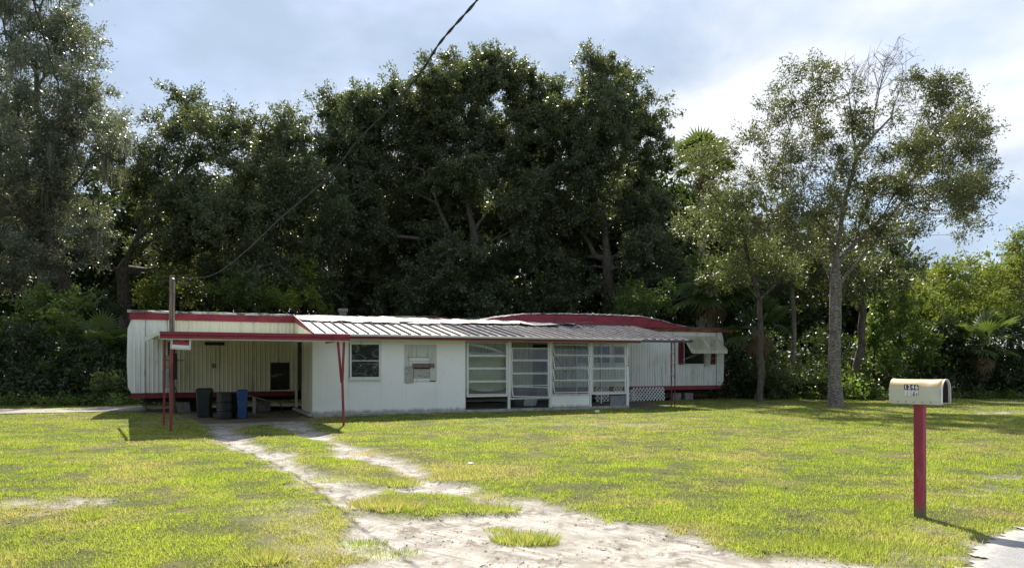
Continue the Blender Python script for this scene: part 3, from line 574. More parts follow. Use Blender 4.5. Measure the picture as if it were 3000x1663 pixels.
tree('willow_oak', 'slender pale leaved tree between the trailer end and the lawn tree', 'tree', 29, 2225, L6, 880, 106, 'willow', 'bark', .10, 3.0, 200, .6, .12, .06, dy=.9)
tree('understory_tree', 'thin spotted trunk tree in the dark wood edge left of the lawn tree', 'tree', 31.5, 2320, [(2330,760,80),(2260,820,70),(2390,820,80),(2350,680,70)], 850, 107, 'oakleaf', 'barkpale', .10, 2.2, 260, .7, .15, .09)
tree('understory_tree', 'dark leaning trunk tree directly behind the right of the lawn tree', 'tree', 31.5, 2492, [(2520,740,85),(2580,800,80),(2600,700,70),(2480,820,70),(2650,780,70)], 830, 108, 'oakleaf', 'bark', .15, 2.2, 260, .7, .15, .09, lean=.4)
for k_, (bx_, lb, lab, Y_) in enumerate([
    (2740, [(2790,790,60),(2760,860,80),(2830,900,75),(2700,900,70),(2860,830,50)], 'yellow green young tree above the mailbox with a dip of sky right of it', 36),
    (2960, [(2950,770,50),(3010,720,55),(2925,830,70),(3000,840,90),(3060,780,80),(2900,900,70)], 'orange tinged young tree at the right edge of the picture', 38),
    (2660, [(2680,800,55),(2640,860,70),(2700,950,80)], 'low yellow tree under the right side of the lawn tree crown', 39),
    (520, [(480,840,55),(540,860,45),(440,860,45)], 'yellow green tree glimpsed behind the wooden pole', 37),
    (680, [(640,800,45),(700,860,55),(750,885,45)], 'bright leaved young tree above the left part of the trailer roof', 36),
    (880, [(860,830,60),(920,870,50),(820,885,45)], 'yellow green leaved tree showing above the roof vent of the trailer', 37),
    (1870, [(1860,900,55),(1920,870,50),(1830,880,40)], 'bright green tree behind the raised red roof, low in the gap', 37)]):
    tree('young_tree', lab, 'tree', Y_, bx_, lb, 1000, 200+k_, 'yellowleaf' if k_ not in (4, 6) else 'brightleaf', 'bark', .08, 2.4, 220, .65, .15, .09, group='young trees at the wood edge')
def shrub(px, Yd, lobes, label, seed, leafm='brightleaf', n=190, ll=.15, lw=.10, dens=2.4, tw=.5):
    tree('shrub', label, 'shrub', Yd, px, lobes, 1120, seed, leafm, 'barkdark', .05, dens, n, tw, ll, lw, dy=.5, group='shrubs along the wood edge', flare=1., twigs=False)
SH = [(2640,32.5,[(2640,900,70),(2600,960,60),(2690,970,60),(2650,1040,60)],'large bright green shrub right of the leaning dark trunk','brightleaf'),
      (2560,32,[(2560,960,50),(2540,1020,45),(2590,1050,50)],'green shrub hugging the right side of the lawn tree trunk','brightleaf'),
      (2770,33,[(2760,980,60),(2810,1040,60),(2740,1060,60)],'dark green shrub directly behind the mailbox','darkleaf'),
      (2890,33,[(2890,1040,65),(2930,1090,60),(2850,1100,50)],'dark shrub in the shade right of the mailbox','darkleaf'),
      (3010,33.5,[(3000,1000,80),(3030,1080,70),(2970,1120,50)],'tall shrub at the right picture edge','darkleaf'),
      (2500,30.8,[(2500,1100,32),(2540,1130,30),(2480,1140,22)],'low leafy bush just right of the lawn tree foot','brightleaf'),
      (2310,30.6,[(2300,1100,26),(2330,1130,24),(2285,1140,20)],'low pale bush at the foot of the thin spotted trunk','willow'),
      (2395,31,[(2400,1120,26),(2380,1140,24)],'small dark bush left of the lawn tree foot','darkleaf'),
      (2130,31.5,[(2150,1080,40),(2180,1130,36),(2130,1140,30)],'dark shrub in deep shade past the trailer end','darkleaf'),
      (330,26.6,[(320,1140,26),(350,1145,22),(295,1150,18)],'small shrub with shiny pale leaves left of the trailer end','willow'),
      (230,27.5,[(230,1050,60),(180,1110,55),(290,1100,50),(250,1150,30)],'dark shrub mass left of the trailer end','darkleaf'),
      (80,27,[(90,1010,70),(40,1090,60),(140,1130,40),(90,1150,30)],'dark shrub mass near the left picture edge','darkleaf'),
      (-60,27,[(-60,1000,90),(-40,1110,60)],'dark shrub half out of the left picture edge','darkleaf'),
      (160,30,[(160,900,80),(100,960,70),(230,940,70)],'tall green shrub under the mossy oak','brightleaf'),
      (290,31,[(290,900,60),(320,980,50),(260,1000,50)],'tall shrub between the mossy oak and the trailer','darkleaf')]
for k_, (px_, Y_, lb, lab, lm) in enumerate(SH): shrub(px_, Y_, lb, lab, 300+k_, lm)
# the wood behind, read as one mass: trunks and foliage
g = np.random.default_rng(9); n = 2350; sx_ = g.random(n)*2.0-1.1; Yw = 45+g.random(n)*16; zt = np.interp(sx_, [-1.1, -.4, .2, .3, .5, .7, .9], [15, 13, 14, 11, 7.0, 6.4, 6.4])
Pc = np.stack([sx_*Yw, Yw, .3+zt*g.random(n)**.8], -1); V, r = leaves(Pc, 110, 1.5, .46, .34, 10, ntw=8); nl = len(r)
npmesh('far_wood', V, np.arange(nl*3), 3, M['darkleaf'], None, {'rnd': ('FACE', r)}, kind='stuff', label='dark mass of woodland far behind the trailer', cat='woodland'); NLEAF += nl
# undergrowth just inside the wood edge and creeping plants along it
n = 1650; sx_ = g.random(n)*1.9-1.02; Xw0 = sx_*30; Ye = wood_edge(Xw0); Yw = Ye+.5+g.random(n)**1.4*9; Xw = sx_*Yw
hgt_ = (.2+2.6*g.random(n)*np.clip((Yw-Ye)/3, .12, 1)); hh_ = CU*(Xw-HO[0])+SU*(Yw-HO[1]); kk_ = -SU*(Xw-HO[0])+CU*(Yw-HO[1])
kp = ~((hh_ > -5.6) & (hh_ < 18) & (kk_ < 8.6)); Pc = np.stack([Xw, Yw, hgt_], -1)[kp]; V, r = leaves(Pc, 110, .6, .17, .10, 12, ntw=7); nl = len(r)
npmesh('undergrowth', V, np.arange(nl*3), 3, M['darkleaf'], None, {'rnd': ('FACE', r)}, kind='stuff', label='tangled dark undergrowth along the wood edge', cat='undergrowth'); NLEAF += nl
n = 420; Xw = -20+45*g.random(n); Yw = wood_edge(Xw)-.5+g.random(n)*1.2; hh_ = CU*(Xw-HO[0])+SU*(Yw-HO[1]); kk_ = -SU*(Xw-HO[0])+CU*(Yw-HO[1]); kp = ~((hh_ > -4.8) & (hh_ < 17.4) & (kk_ > -.2) & (kk_ < 7.6))
Pc = np.stack([Xw, Yw, .05+.1*g.random(n)], -1)[kp]; V, r = leaves(Pc, 45, .28, .09, .06, 13, ntw=7, up=.8); nl = len(r)
npmesh('creeping_plants', V, np.arange(nl*3), 3, M['brightleaf'], None, {'rnd': ('FACE', r)}, kind='stuff', label='low leafy creepers where lawn meets wood', cat='ground cover'); NLEAF += nl
# trees on the far side of the road, behind the viewer: what the panes mirror
n = 420; xo = -45+90*g.random(n); yo = -24-8*g.random(n); zo = .5+g.random(n)**.9*np.interp(np.sin(xo*.35)+np.sin(xo*.13), [-2, 2], [7, 13]); V, r = leaves(np.stack([xo, yo, zo], -1), 90, 1.6, .6, .4, 14, ntw=8); nl = len(r)
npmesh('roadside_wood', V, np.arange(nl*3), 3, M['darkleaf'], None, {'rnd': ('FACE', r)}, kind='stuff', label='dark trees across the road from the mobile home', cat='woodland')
# palms
def frond_mesh(name, nl, rad, pet, seed, droop):
    g = np.random.default_rng(seed); V = []; Fq = []
    b = MB(); b.tube([(0, 0, 0), (pet*.5, 0, .04), (pet, 0, 0)], [.018, .014, .01], 4); cx = pet
    for i in range(nl):
        a = (i/(nl-1)-.5)*R(290); L = rad*(.75+.25*math.cos(a*.6))*(.9+.2*g.random()); dx, dy = math.cos(a), math.sin(a); wv_ = .035+.02*rad
        dz = -droop*L*(.4+.8*g.random()); s_ = len(b.v); px2, py2 = cx+dx*L*.55, dy*L*.55
        b.add([(cx, 0, 0), (px2-dy*wv_, py2+dx*wv_, .02+dz*.2), (cx+dx*L, dy*L, dz), (px2+dy*wv_, py2-dx*wv_, .02+dz*.2), (px2, py2, -.03+dz*.2)], [(0, 1, 4), (1, 2, 4), (2, 3, 4), (3, 0, 4)])
    me = bpy.data.meshes.new(name); me.from_pydata([tuple(p) for p in b.v], [], b.f); a = me.attributes.new('rnd', 'FLOAT', 'FACE'); a.data.foreach_set('value', np.full(len(me.polygons), .5, np.float32)); return me
fm = [frond_mesh('frond', 26, .85, .95, i, .28) for i in range(3)]; fd = frond_mesh('dead_frond', 20, .7, .7, 9, .9)
for f_ in fm: f_.materials.append(M['frond'])
fd.materials.append(M['deadfrond'])
def palm(px, Y, top_py, label, nf, trunk_r, sc_=1., ndead=6, base_py=None, seed=1, boots=True):
    x = (px-1500)/F*Y; zt = EYE-(top_py-HY)/F*Y; g = random.Random(seed); root = empty('palm_tree', (x, Y, 0), 0, label, 'palm tree', 'palms in the wood')
    if zt > .5:
        b = MB(); pts = []; k = max(4, int(zt/.22))
        for i in range(k+1): pts.append((.12*math.sin(i*.35), .05*math.cos(i*.6), -.1+(zt+.1)*i/k))
        b.tube(pts, [trunk_r*(1.15 if i % 2 else .92)*(1.25 if i < 2 else 1) for i in range(k+1)], 10); b.build('trunk', M['palmbark'], root, smooth=False)
    for i in range(nf):
        o = place('frond', fm[i % 3], None, root); o.location = (0, 0, max(zt, .1)); el = g.uniform(-25, 80) if zt > .5 else g.uniform(15, 80)
        o.rotation_euler = (R(g.uniform(-25, 25)), R(-el), R(i*137.5+g.uniform(-10, 10))); o.scale = (sc_*g.uniform(.85, 1.1),)*3
    for i in range(ndead):
        o = place('dead_frond', fd, None, root, label='brown dead frond hanging down'); o.location = (0, 0, max(zt, .1)-.15); o.rotation_euler = (0, R(g.uniform(45, 80)), R(i*360/ndead+g.uniform(-20, 20))); o.scale = (sc_*.9,)*3
palm(2060, 38, 485, 'tall cabbage palm whose fan crown rises against the sky right of the big oaks', 24, .17, 1.05, 7, seed=3)
palm(2088, 32.5, 850, 'cabbage palm of middle height right behind the trailer end', 30, .16, 1.15, 3, seed=4)
palm(2222, 30.8, 960, 'short palm with a ragged brown trunk in the dark past the trailer end', 12, .15, .9, 12, seed=5)
palm(2870, 32.4, 1010, 'low palm beneath the white roof glimpsed through the trees', 16, .14, 1., 5, seed=6)
palm(290, 28, 1010, 'low palmetto in the shade left of the trailer end', 14, .12, .85, 3, seed=7)
palm(2215, 31.6, 1120, 'stemless palmetto low in the shade near the short palm', 10, .1, .7, 2, seed=8)
print('LEAVES', NLEAF, 'GRASS', len(Xb))
# ---------------------------------------------------------------- the mobile home
VT = 3.74; UL = -4.71; UR = 17.29; ZB = .44; ZW = .60; ZF = 2.79; ZR = 3.04
home = hroot('mobile_home', UL, VT, 'long white ribbed mobile home with maroon stripe and broken openings', 'mobile home')
def rib_panel(u0, u1, z0, z1, v, pitch, depth, mat, parent, name='siding_panel', bow=0.):
    k = max(1, int(round((u1-u0)/pitch))); p = (u1-u0)/k; pts = []
    for i in range(k):
        a = u0+i*p; pts += [(a, v), (a+p*.62, v), (a+p*.72, v-depth), (a+p*.90, v-depth)]
    pts.append((u1, v)); n = len(pts)
    b = MB(); vs = [(x, y, z) for z in (z0, z1) for x, y in pts]+[(u0, v+.02, z0), (u1, v+.02, z0), (u0, v+.02, z1), (u1, v+.02, z1)]
    b.add(vs, [(i, i+1, n+i+1, n+i) for i in range(n-1)]+[(2*n, 2*n+2, 2*n+3, 2*n+1), (0, n, 2*n+2, 2*n), (n-1, 2*n+1, 2*n+3, 2*n-1)])
    return b.build(name, mat, parent)
def opening(px0, px1, py0, py1, v=VT):
    u0, u1 = hu(px0, v), hu(px1, v); um = (px0+px1)/2; return (u0, u1, hz(um, py1, v), hz(um, py0, v))
hole = opening(792, 849, 1061, 1141); door = opening(1551, 1606, 1003, 1165); door = (door[0], door[1], ZW, door[3])
winm = opening(1684, 1722, 1014, 1066); winb1 = opening(1744, 1786, 1012, 1064); winb2 = opening(1796, 1828, 1012, 1064); winr = opening(2003, 2063, 992, 1065)
OP = [hole, door, winm, winb1, winb2, winr]
edges = sorted(set([UL+i*1.222 for i in range(18)]+[UR]+[x for o in OP for x in o[:2]]))
e2 = [edges[0]]
for e in edges[1:]:
    if e-e2[-1] > .03: e2.append(e)
for a, c_ in zip(e2[:-1], e2[1:]):
    mid = (a+c_)/2; segs = [(ZW, ZF)]
    for o in OP:
        if o[0]-.02 < mid < o[1]+.02:
            s2 = []
            for z0, z1 in segs:
                if o[2] > z0+.02: s2.append((z0, min(z1, o[2])))
                if o[3] < z1-.02: s2.append((max(z0, o[3]), z1))
            segs = s2
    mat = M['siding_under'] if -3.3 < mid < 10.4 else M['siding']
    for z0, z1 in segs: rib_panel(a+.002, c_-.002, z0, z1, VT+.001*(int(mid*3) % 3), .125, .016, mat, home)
# end noses, back, floor, roof
b = MB()
for s_, U in ((-1, UL), (1, UR)):
    prof = [(U, ZW), (U+s_*.09, ZW+.18), (U+s_*.12, 1.5), (U+s_*.10, 2.5), (U, ZF)]
    o = MB(); vs = [(x, VT, z) for x, z in prof]+[(x, VT+3.4, z) for x, z in prof]+[(U-s_*.02, VT, ZW), (U-s_*.02, VT, ZF), (U-s_*.02, VT+3.4, ZF), (U-s_*.02, VT+3.4, ZW)]
    o.add(vs, [(i, i+1, 6+i, 5+i) for i in range(4)]+[(10, 13, 12, 11), (0, 10, 11, 4, 3, 2, 1), (5, 6, 7, 8, 9, 12, 13)]); o.build('end_wall', M['siding'], home)
MB().box(UL, UR, VT+3.38, VT+3.42, ZB, ZR-.05).build('back_wall', M['siding'], home)
MB().box(UL+.02, UR-.02, VT+.04, VT+3.38, .50, .58).build('floor', M['interior'], home)
MB().box(UL+.02, UR-.02, VT+.04, VT+3.38, 2.55, 2.60).build('ceiling', M['interior'], home)
for u in (-1.6, 3.4, 8.2, 12.6): MB().box(u, u+.06, VT+.05, VT+3.37, .58, 2.55).build('partition', M['interior'], home)
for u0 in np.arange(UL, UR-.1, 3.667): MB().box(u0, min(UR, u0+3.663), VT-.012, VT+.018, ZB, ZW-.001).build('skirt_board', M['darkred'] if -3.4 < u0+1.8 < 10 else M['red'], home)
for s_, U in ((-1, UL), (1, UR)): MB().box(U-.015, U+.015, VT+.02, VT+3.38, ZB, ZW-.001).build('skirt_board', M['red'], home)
# fascia in lengths, ridged along its height; maroon to the left, rusty at the right end
def ridged(u0, u1, z0, z1, v, mat, name, parent, lines=(.33, .66), tilt=0.):
    pts = []; zs = [z0]
    for l in lines: zz_ = z0+(z1-z0)*l; zs += [zz_-.008, zz_, zz_+.008]
    zs.append(z1); prof = [(v-(.010 if (i % 3 == 2) else 0)+tilt*(z-z0), z) for i, z in enumerate(zs)]
    prof += [(v+.03+tilt*(z1-z0), z1), (v+.03, z0)]; return MB().prism(prof, 0, u0, u1).build(name, mat, parent)
for i, (u0, u1) in enumerate([(UL-.05, -3.3), (-3.3, -.9), (-.9, 1.5), (1.5, 5.2), (5.2, 8.9), (8.9, 12.3)]): ridged(u0+.002, u1-.002, ZF, 3.0, VT-.04, M['red'], 'fascia_board', home)
for u0, u1 in ((12.3, 14.6), (14.6, UR+.55)): ridged(u0+.002, u1-.002, 2.80, 2.93, VT-.06, M['rust'], 'fascia_board', home, (.5,))
ridged(11.2, 14.1, 2.93, 3.03, VT-.05, M['rust'], 'fascia_board', home, (.5,))
MB().box(UL-.06, UL-.02, VT-.04, VT+3.42, ZF, 3.0).build('fascia_board', M['red'], home, label='maroon board round the left end of the roof')
# roof skin: a thin uneven sheet with curled white edge
b = MB(); us = np.arange(UL-.1, 14.2, .22); g = random.Random(4)
r0 = [(u, VT-.07+g.uniform(-.015, .015), 3.0+g.uniform(-.008, .008)) for u in us]; r1 = [(u, VT-.06, 3.05+g.uniform(0, .03)) for u in us]; r2 = [(u, VT+.5, 3.10+g.uniform(-.01, .01)) for u in us]; r3 = [(u, VT+1.7, 3.16) for u in us]; r4 = [(u, VT+3.45, 3.0) for u in us]
n = len(us); b.add(r0+r1+r2+r3+r4, [(j*n+i, j*n+i+1, (j+1)*n+i+1, (j+1)*n+i) for j in range(4) for i in range(n-1)]); b.build('roof_sheet', M['edge'], home)
b = MB(); us = np.arange(13.9, UR+.6, .22); r0 = [(u, VT-.09+g.uniform(-.02, .02), 2.93) for u in us]; r1 = [(u, VT-.05, 2.97+g.uniform(0, .05)) for u in us]; r2 = [(u, VT+1.7, 3.03+g.uniform(-.02, .02)) for u in us]; r3 = [(u, VT+3.45, 2.9) for u in us]; n = len(us)
b.add(r0+r1+r2+r3, [(j*n+i, j*n+i+1, (j+1)*n+i+1, (j+1)*n+i) for j in range(3) for i in range(n-1)]); b.build('roof_sheet', flatmat('mossy_roof', (.11, .10, .09), .9, 0, .6, 4, .6), home, label='dark litter covered roof at the right end')
# raised mansard of red boards with its own roof
top_px = [(1405,938),(1440,931),(1530,920),(1600,919),(1740,921),(1880,927),(1945,941),(1975,950),(2010,958)]
tu = [hu(x, VT) for x, y in top_px]; tz = [hz(x, y, VT) for x, y in top_px]; zb0 = 2.93
ztop = lambda u: float(np.interp(u, tu, tz))
uu = np.linspace(tu[0], tu[-1], 70)
for k_ in range(4):
    h_ = .125; b = MB(); za = zb0+k_*h_+.001
    for u0, u1 in zip(uu[:-1], uu[1:]):
        t0_, t1_ = min(za+h_-.004, ztop(u0)), min(za+h_-.004, ztop(u1))
        if t0_ > za+.004 and t1_ > za+.004:
            v0 = VT-.10+k_*.03; vv = [(u0, v0-.016, za), (u1, v0-.016, za), (u1, v0+.016, t1_), (u0, v0+.016, t0_), (u0, v0+.06, za), (u1, v0+.06, za), (u1, v0+.06, t1_), (u0, v0+.06, t0_)]
            b.add(vv, [(0, 1, 2, 3), (4, 7, 6, 5), (0, 4, 5, 1), (3, 2, 6, 7), (0, 3, 7, 4), (1, 5, 6, 2)])
    if b.v: b.build('mansard_board', M['red'], home)
b = MB(); n = len(uu); g = random.Random(8); e0 = [(u, VT-.10+(ztop(u)-zb0)*.24-.03, ztop(u)+g.uniform(-.015, .01)) for u in uu]; e1 = [(u, VT+.02, ztop(u)+.035+g.uniform(-.012, .02)) for u in uu]; e2_ = [(u, VT+1.8, ztop(u)+.05) for u in uu]; e3 = [(u, VT+3.45, 3.0) for u in uu]
b.add(e0+e1+e2_+e3, [(j*n+i, j*n+i+1, (j+1)*n+i+1, (j+1)*n+i) for j in range(3) for i in range(n-1)]); b.build('mansard_roof', M['edge'], home)
# roof vent
vu = hu(1005, VT+1.2); b = MB(); zt = hz(1005, 904, VT+1.2); b.lathe([(.0, zt), (.16, zt), (.17, zt-.02), (.17, zt-.10), (.12, zt-.11), (.12, 3.1), (.2, 3.08)], (vu, VT+1.2), 20); b.build('roof_vent', flatmat('dull_vent', (.16, .16, .155), .8, .2, .5, 8), home, smooth=False)
# windows and openings of the trailer
def win_frame(o, v, w_, mat, parent, rails=1, pane='darkglass', name='window', d=.05):
    u0, u1, z0, z1 = o; b = MB(); b.box(u0, u0+w_, v-.02, v+d, z0, z1).box(u1-w_, u1, v-.02, v+d, z0, z1).box(u0+w_, u1-w_, v-.02, v+d, z0, z0+w_).box(u0+w_, u1-w_, v-.02, v+d, z1-w_, z1)
    f = b.build(name, mat, parent)
    for i in range(rails+1):
        za = z0+w_+(z1-z0-2*w_)*i/(rails+1); zc = z0+w_+(z1-z0-2*w_)*(i+1)/(rails+1)
        p = MB(off=parent['_u'] if parent else (0, 0, 0)).box(u0+w_+.001, u1-w_-.001, v+.012, v+.018, za+.012, zc-.012).build('pane', M[pane]); p.parent = f
        if i: r_ = MB(off=parent['_u']).box(u0+w_, u1-w_, v-.012, v+.03, za-.011, za+.011).build('rail', mat); r_.parent = f
    return f
win_frame(winm, VT-.03, .035, M['frame'], home, 0, 'glassdusty'); win_frame(winb1, VT-.03, .035, M['frame'], home, 1); win_frame(winb2, VT-.03, .035, M['frame'], home, 1)
b = MB(); b.box(door[0], door[0]+.05, VT-.03, VT+.04, door[2], door[3]).box(door[1]-.05, door[1], VT-.03, VT+.04, door[2], door[3]).box(door[0]+.05, door[1]-.05, VT-.03, VT+.04, door[3]-.05, door[3]); b.build('door_frame', M['frame'], home)
MB().box(door[0]+.1, door[0]+.16, VT+.05, VT+.75, .60, 2.3).build('door', M['frame'], home, label='white door standing open into the dark')
# the broken window beside the awning: open black hole, ragged sill, shutters, dangling board
u0, u1, z0, z1 = winr; b = MB(); b.box(u0-.03, u0, VT-.05, VT+.03, z0, z1).box(u0-.03, u1+.02, VT-.05, VT+.03, z1, z1+.03).box(u0, u0+.7, VT-.045, VT+.02, z0-.03, z0); b.build('window', M['frame'], home, label='broken window without glass under the awning')
for a, c_, n_ in ((1986, 2001, 9), (2079, 2094, 9)):
    a, c_ = hu(a, VT), hu(c_, VT); b = MB().box(a, a+.025, VT-.055, VT-.018, z0-.02, z1).box(c_-.025, c_, VT-.055, VT-.018, z0-.02, z1).box(a+.025, c_-.025, VT-.055, VT-.018, z0-.02, z0+.02)
    sh = b.build('shutter', M['shutter'], home)
    b = MB(off=home['_u'])
    for i in range(26):
        zz_ = z0+.03+(z1-z0-.04)*i/26; b.add([(a+.025, VT-.048, zz_), (c_-.025, VT-.048, zz_), (c_-.025, VT-.025, zz_+.034), (a+.025, VT-.025, zz_+.034)], [(0, 1, 2, 3)])
    s_ = b.build('louvres', M['shutter']); s_.parent = sh; s_['kind'] = 'stuff'
a, c_ = hu(2064, VT), hu(2078, VT); MB().add([(a+.02, VT-.10, hz(2070, 1036, VT)), (c_+.02, VT-.10, hz(2070, 1036, VT)), (c_-.02, VT-.06, hz(2070, 1073, VT)), (a-.02, VT-.06, hz(2070, 1073, VT)), (a+.02, VT-.085, hz(2070, 1036, VT)), (c_+.02, VT-.085, hz(2070, 1036, VT)), (c_-.02, VT-.045, hz(2070, 1073, VT)), (a-.02, VT-.045, hz(2070, 1073, VT))], [(0, 3, 2, 1), (4, 5, 6, 7), (0, 1, 5, 4), (1, 2, 6, 5), (2, 3, 7, 6), (3, 0, 4, 7)]).build('loose_board', M['oldboard'], home)
# ragged edge and sagging insulation in the carport hole
u0, u1, z0, z1 = hole; b = MB(); b.box(u0-.015, u0, VT-.02, VT+.04, z0, z1-.1).box(u0, u1, VT+.0, VT+.04, z0-.04, z0); b.build('sill', M['frame'], home)
um = (u0+u1)/2; zc = (z0+z1)/2; b = MB().add([(u0+.02, VT+.12, zc-.03), (u1-.25, VT+.1, zc+.05), (u1-.18, VT+.2, zc+.10), (u0+.02, VT+.2, zc+.05), (u0+.02, VT+.13, zc-.06), (u1-.3, VT+.12, zc+.0)], [(0, 1, 2, 3), (4, 5, 1, 0)]); b.build('torn_lining', M['wood'], home)
# fittings on the carport side
a = opening(600, 657, 1002, 1011); MB().box(a[0], a[1], VT-.10, VT-.02, a[2], a[3]).build('light_fixture', M['trailerunder'], home, bevel=.008)
a = opening(622, 632, 1065, 1077); b = MB().box(a[0], a[1], VT-.05, VT-.017, a[2], a[3]); o = b.build('outlet_box', M['black'], home)
for i in (0, 1): zc = a[2]+(a[3]-a[2])*(.3+.42*i); um = (a[0]+a[1])/2; p = MB(off=home['_u']).box(um-.022, um+.022, VT-.056, VT-.051, zc-.016, zc+.016).build('socket', M['gutter']); p.parent = o
a = opening(700, 714, 1050, 1056)
b = MB().tube([(hu(427, VT), VT-.035, ZF), (hu(427, VT), VT-.035, .9)], .006, 5).tube([(hu(427, VT), VT-.03, .9), (hu(427.5, VT)+.01, VT-.05, .42), (hu(428, VT), VT-.1, .02)], .008, 5); b.build('ground_wire', M['cable'], home)
b = MB().tube([(hu(2098, VT), VT-.03, ZF), (hu(2098, VT), VT-.03, .02)], .008, 5); b.build('ground_wire', M['cable'], home)
# belly: chassis beam, wheels, block piers
for v in (VT+.5, VT+2.8): MB().box(UL+.3, UR-.3, v, v+.1, .30, .44).build('chassis_beam', M['trailerunder'], home)
def pier(u, v, n_=2, h_=.15):
    for i in range(n_): s_ = g.uniform(-.02, .02); MB().box(u+s_, u+.40+s_, v, v+.2, (i*h_ if i else -.09), (i+1)*h_-.004).build('cinder_block', M['block'], home)
for u, v in ((-3.5, VT+.12), (-1.1, VT+.5), (1.5, VT+.5), (10.6, VT+.4), (13.0, VT+.15), (14.9, VT+.1), (15.5, VT+.12)): pier(u, v)
for u in (-3.0, -1.9): 
    b = MB(); 
    ring = [(math.cos(t)*.33, math.sin(t)*.33) for t in [2*math.pi*i/20 for i in range(20)]]
    b.prism([(p[0]+u, p[1]+.31) for p in ring], 1, VT+.75, VT+.95); b.build('wheel', M['rubber'], home)

# ---------------------------------------------------------------- window awning on the trailer's right end
aw = hroot('window_awning', hu(2040, VT), VT-.05, 'mildewed cream slatted metal awning over the broken right window', 'awning')
A0, A1 = hu(1997, VT), hu(2094, VT); VF = VT-.78; zt = hz(2045, 984, VT); zf = hz(2080, 1024, VF); AM = (A0+A1)/2+.02
for (s0, s1) in ((A0, AM-.012), (AM+.012, A1)):
    ns = 13
    for i in range(ns):
        t0_, t1_ = i/ns, (i+1)/ns; va, vb = VT-.05+(VF-VT+.05)*t0_, VT-.05+(VF-VT+.05)*t1_; za, zc = zt+(zf-zt)*t0_, zt+(zf-zt)*t1_
        MB().add([(s0, va, za), (s1, va, za), (s1, vb, zc+.032), (s0, vb, zc+.032), (s0, va, za-.014), (s1, va, za-.014), (s1, vb, zc+.018), (s0, vb, zc+.018)], [(0, 3, 2, 1), (4, 5, 6, 7), (0, 1, 5, 4), (2, 3, 7, 6), (1, 2, 6, 5), (3, 0, 4, 7)]).build('slat', M['awning'], aw)
    for i in range(3): zz_ = zf-.05*(i+1); MB().box(s0, s1, VF-.012+.006*i, VF+.004+.006*i, zz_+.003, zz_+.05).build('valance_slat', M['awning'], aw)
for u in (A0-.012, A1+.004): MB().prism([(VT-.05, zt), (VF, zf), (VF, zf-.15), (VF+.12, zf-.13)], 0, u, u+.008).build('side_panel', M['awning'], aw)
MB().bar((AM, VT-.05, zt+.012), (AM, VF, zf+.012), .03, .02).build('seam_strip', M['awning'], aw)
for u in (A0+.12, A1-.22): MB().bar((u-.12, VT-.04, zf-.42), (u+.45 if u < AM else u+.2, VF+.05, zf-.06), .018).build('support_arm', M['aluminium'], aw)

# ---------------------------------------------------------------- the porch addition
U1 = hu(1364); U2 = hu(1840); EZ = 2.22
por = hroot('porch_addition', 0, 0, 'low white front room and glazed porch built onto the mobile home', 'porch')
pb = [0]+[hu(x) for x in (1022, 1116, 1190, 1277)]+[U1]
W1 = (hu(1024), hu(1114), hz(1069, 1108), hz(1069, 1004)); W2 = (hu(1188), hu(1279), hz(1233, 1120), hz(1233, 1012))
z_base = .07
def flat_panel(u0, u1, z0, z1, mat=M['panel'], name='wall_panel', v0=0., v1=.03): return MB().box(u0+.001, u1-.001, v0, v1, z0, z1).build(name, mat, por, bevel=.003)
w1i = (W1[0]+.01, W1[1]-.01, W1[2]+.01, W1[3]-.01)
for a, c_ in zip(pb[:-1], pb[1:]):
    if a < w1i[1]-.05 and c_ > w1i[0]+.05 and abs(a-hu(1022)) < .1:
        flat_panel(a, c_, z_base, w1i[2]); flat_panel(a, c_, w1i[3], EZ)
    elif abs(a-hu(1190)) < .05: flat_panel(a, c_, z_base, W2[2]+.02); flat_panel(a, c_, W2[3]-.02, EZ)
    else: flat_panel(a, c_, z_base, EZ)
MB().box(-.02, U1, -.03, .10, -.1, .055).build('foundation_strip', M['concrete'], por); MB().box(-.01, U1-.002, -.012, .02, .056, .069).build('sill_board', M['oldboard'], por)
# left side wall with a black doorway by the trailer
RZ = lambda v: 2.285+(v+.35)*(3.0-2.285)/(VT+.35)-.035
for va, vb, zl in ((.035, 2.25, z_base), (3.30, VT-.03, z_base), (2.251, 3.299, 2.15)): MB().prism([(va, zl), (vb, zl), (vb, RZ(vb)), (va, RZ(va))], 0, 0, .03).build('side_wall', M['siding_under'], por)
MB().box(-.012, .03, 2.25, 2.31, .05, 2.15).build('door_post', M['trailerunder'], por)
MB().box(-.03, .03, -.012, 0.032, z_base, EZ).build('corner_trim', M['panel'], por)
MB().bar((-.08, -.05, .05), (-.10, 3.2, .06), .09, .07).build('bottom_sill', M['plywood'], por)
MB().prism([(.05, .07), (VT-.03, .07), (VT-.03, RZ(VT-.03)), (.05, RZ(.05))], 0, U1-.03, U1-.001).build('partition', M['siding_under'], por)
MB().box(.04, U1-.04, .06, VT-.04, .02, .07).build('room_floor', M['darkfloor'], por); MB().box(.04, U1-.04, 2.0, 2.04, .07, 2.62).build('inner_wall', M['interior'], por)
# first window: two sashes backed with black film
f = win_frame(W1, -.035, .045, M['frame'], por, 1, 'glass', d=.07)
p = MB(off=(0, 0, 0)).box(W1[0]+.046, W1[1]-.046, .012, .02, W1[2]+.046, W1[3]-.046).build('black_film', M['film']); p.parent = f
MB().box(W1[0]-.03, W1[1]+.03, -.05, -.001, W1[3]+.002, W1[3]+.05).build('window_head', M['frame'], por); MB().box(W1[0]-.02, W1[1]+.02, -.06, -.001, W1[2]-.045, W1[2]-.002).build('window_sill', M['frame'], por)
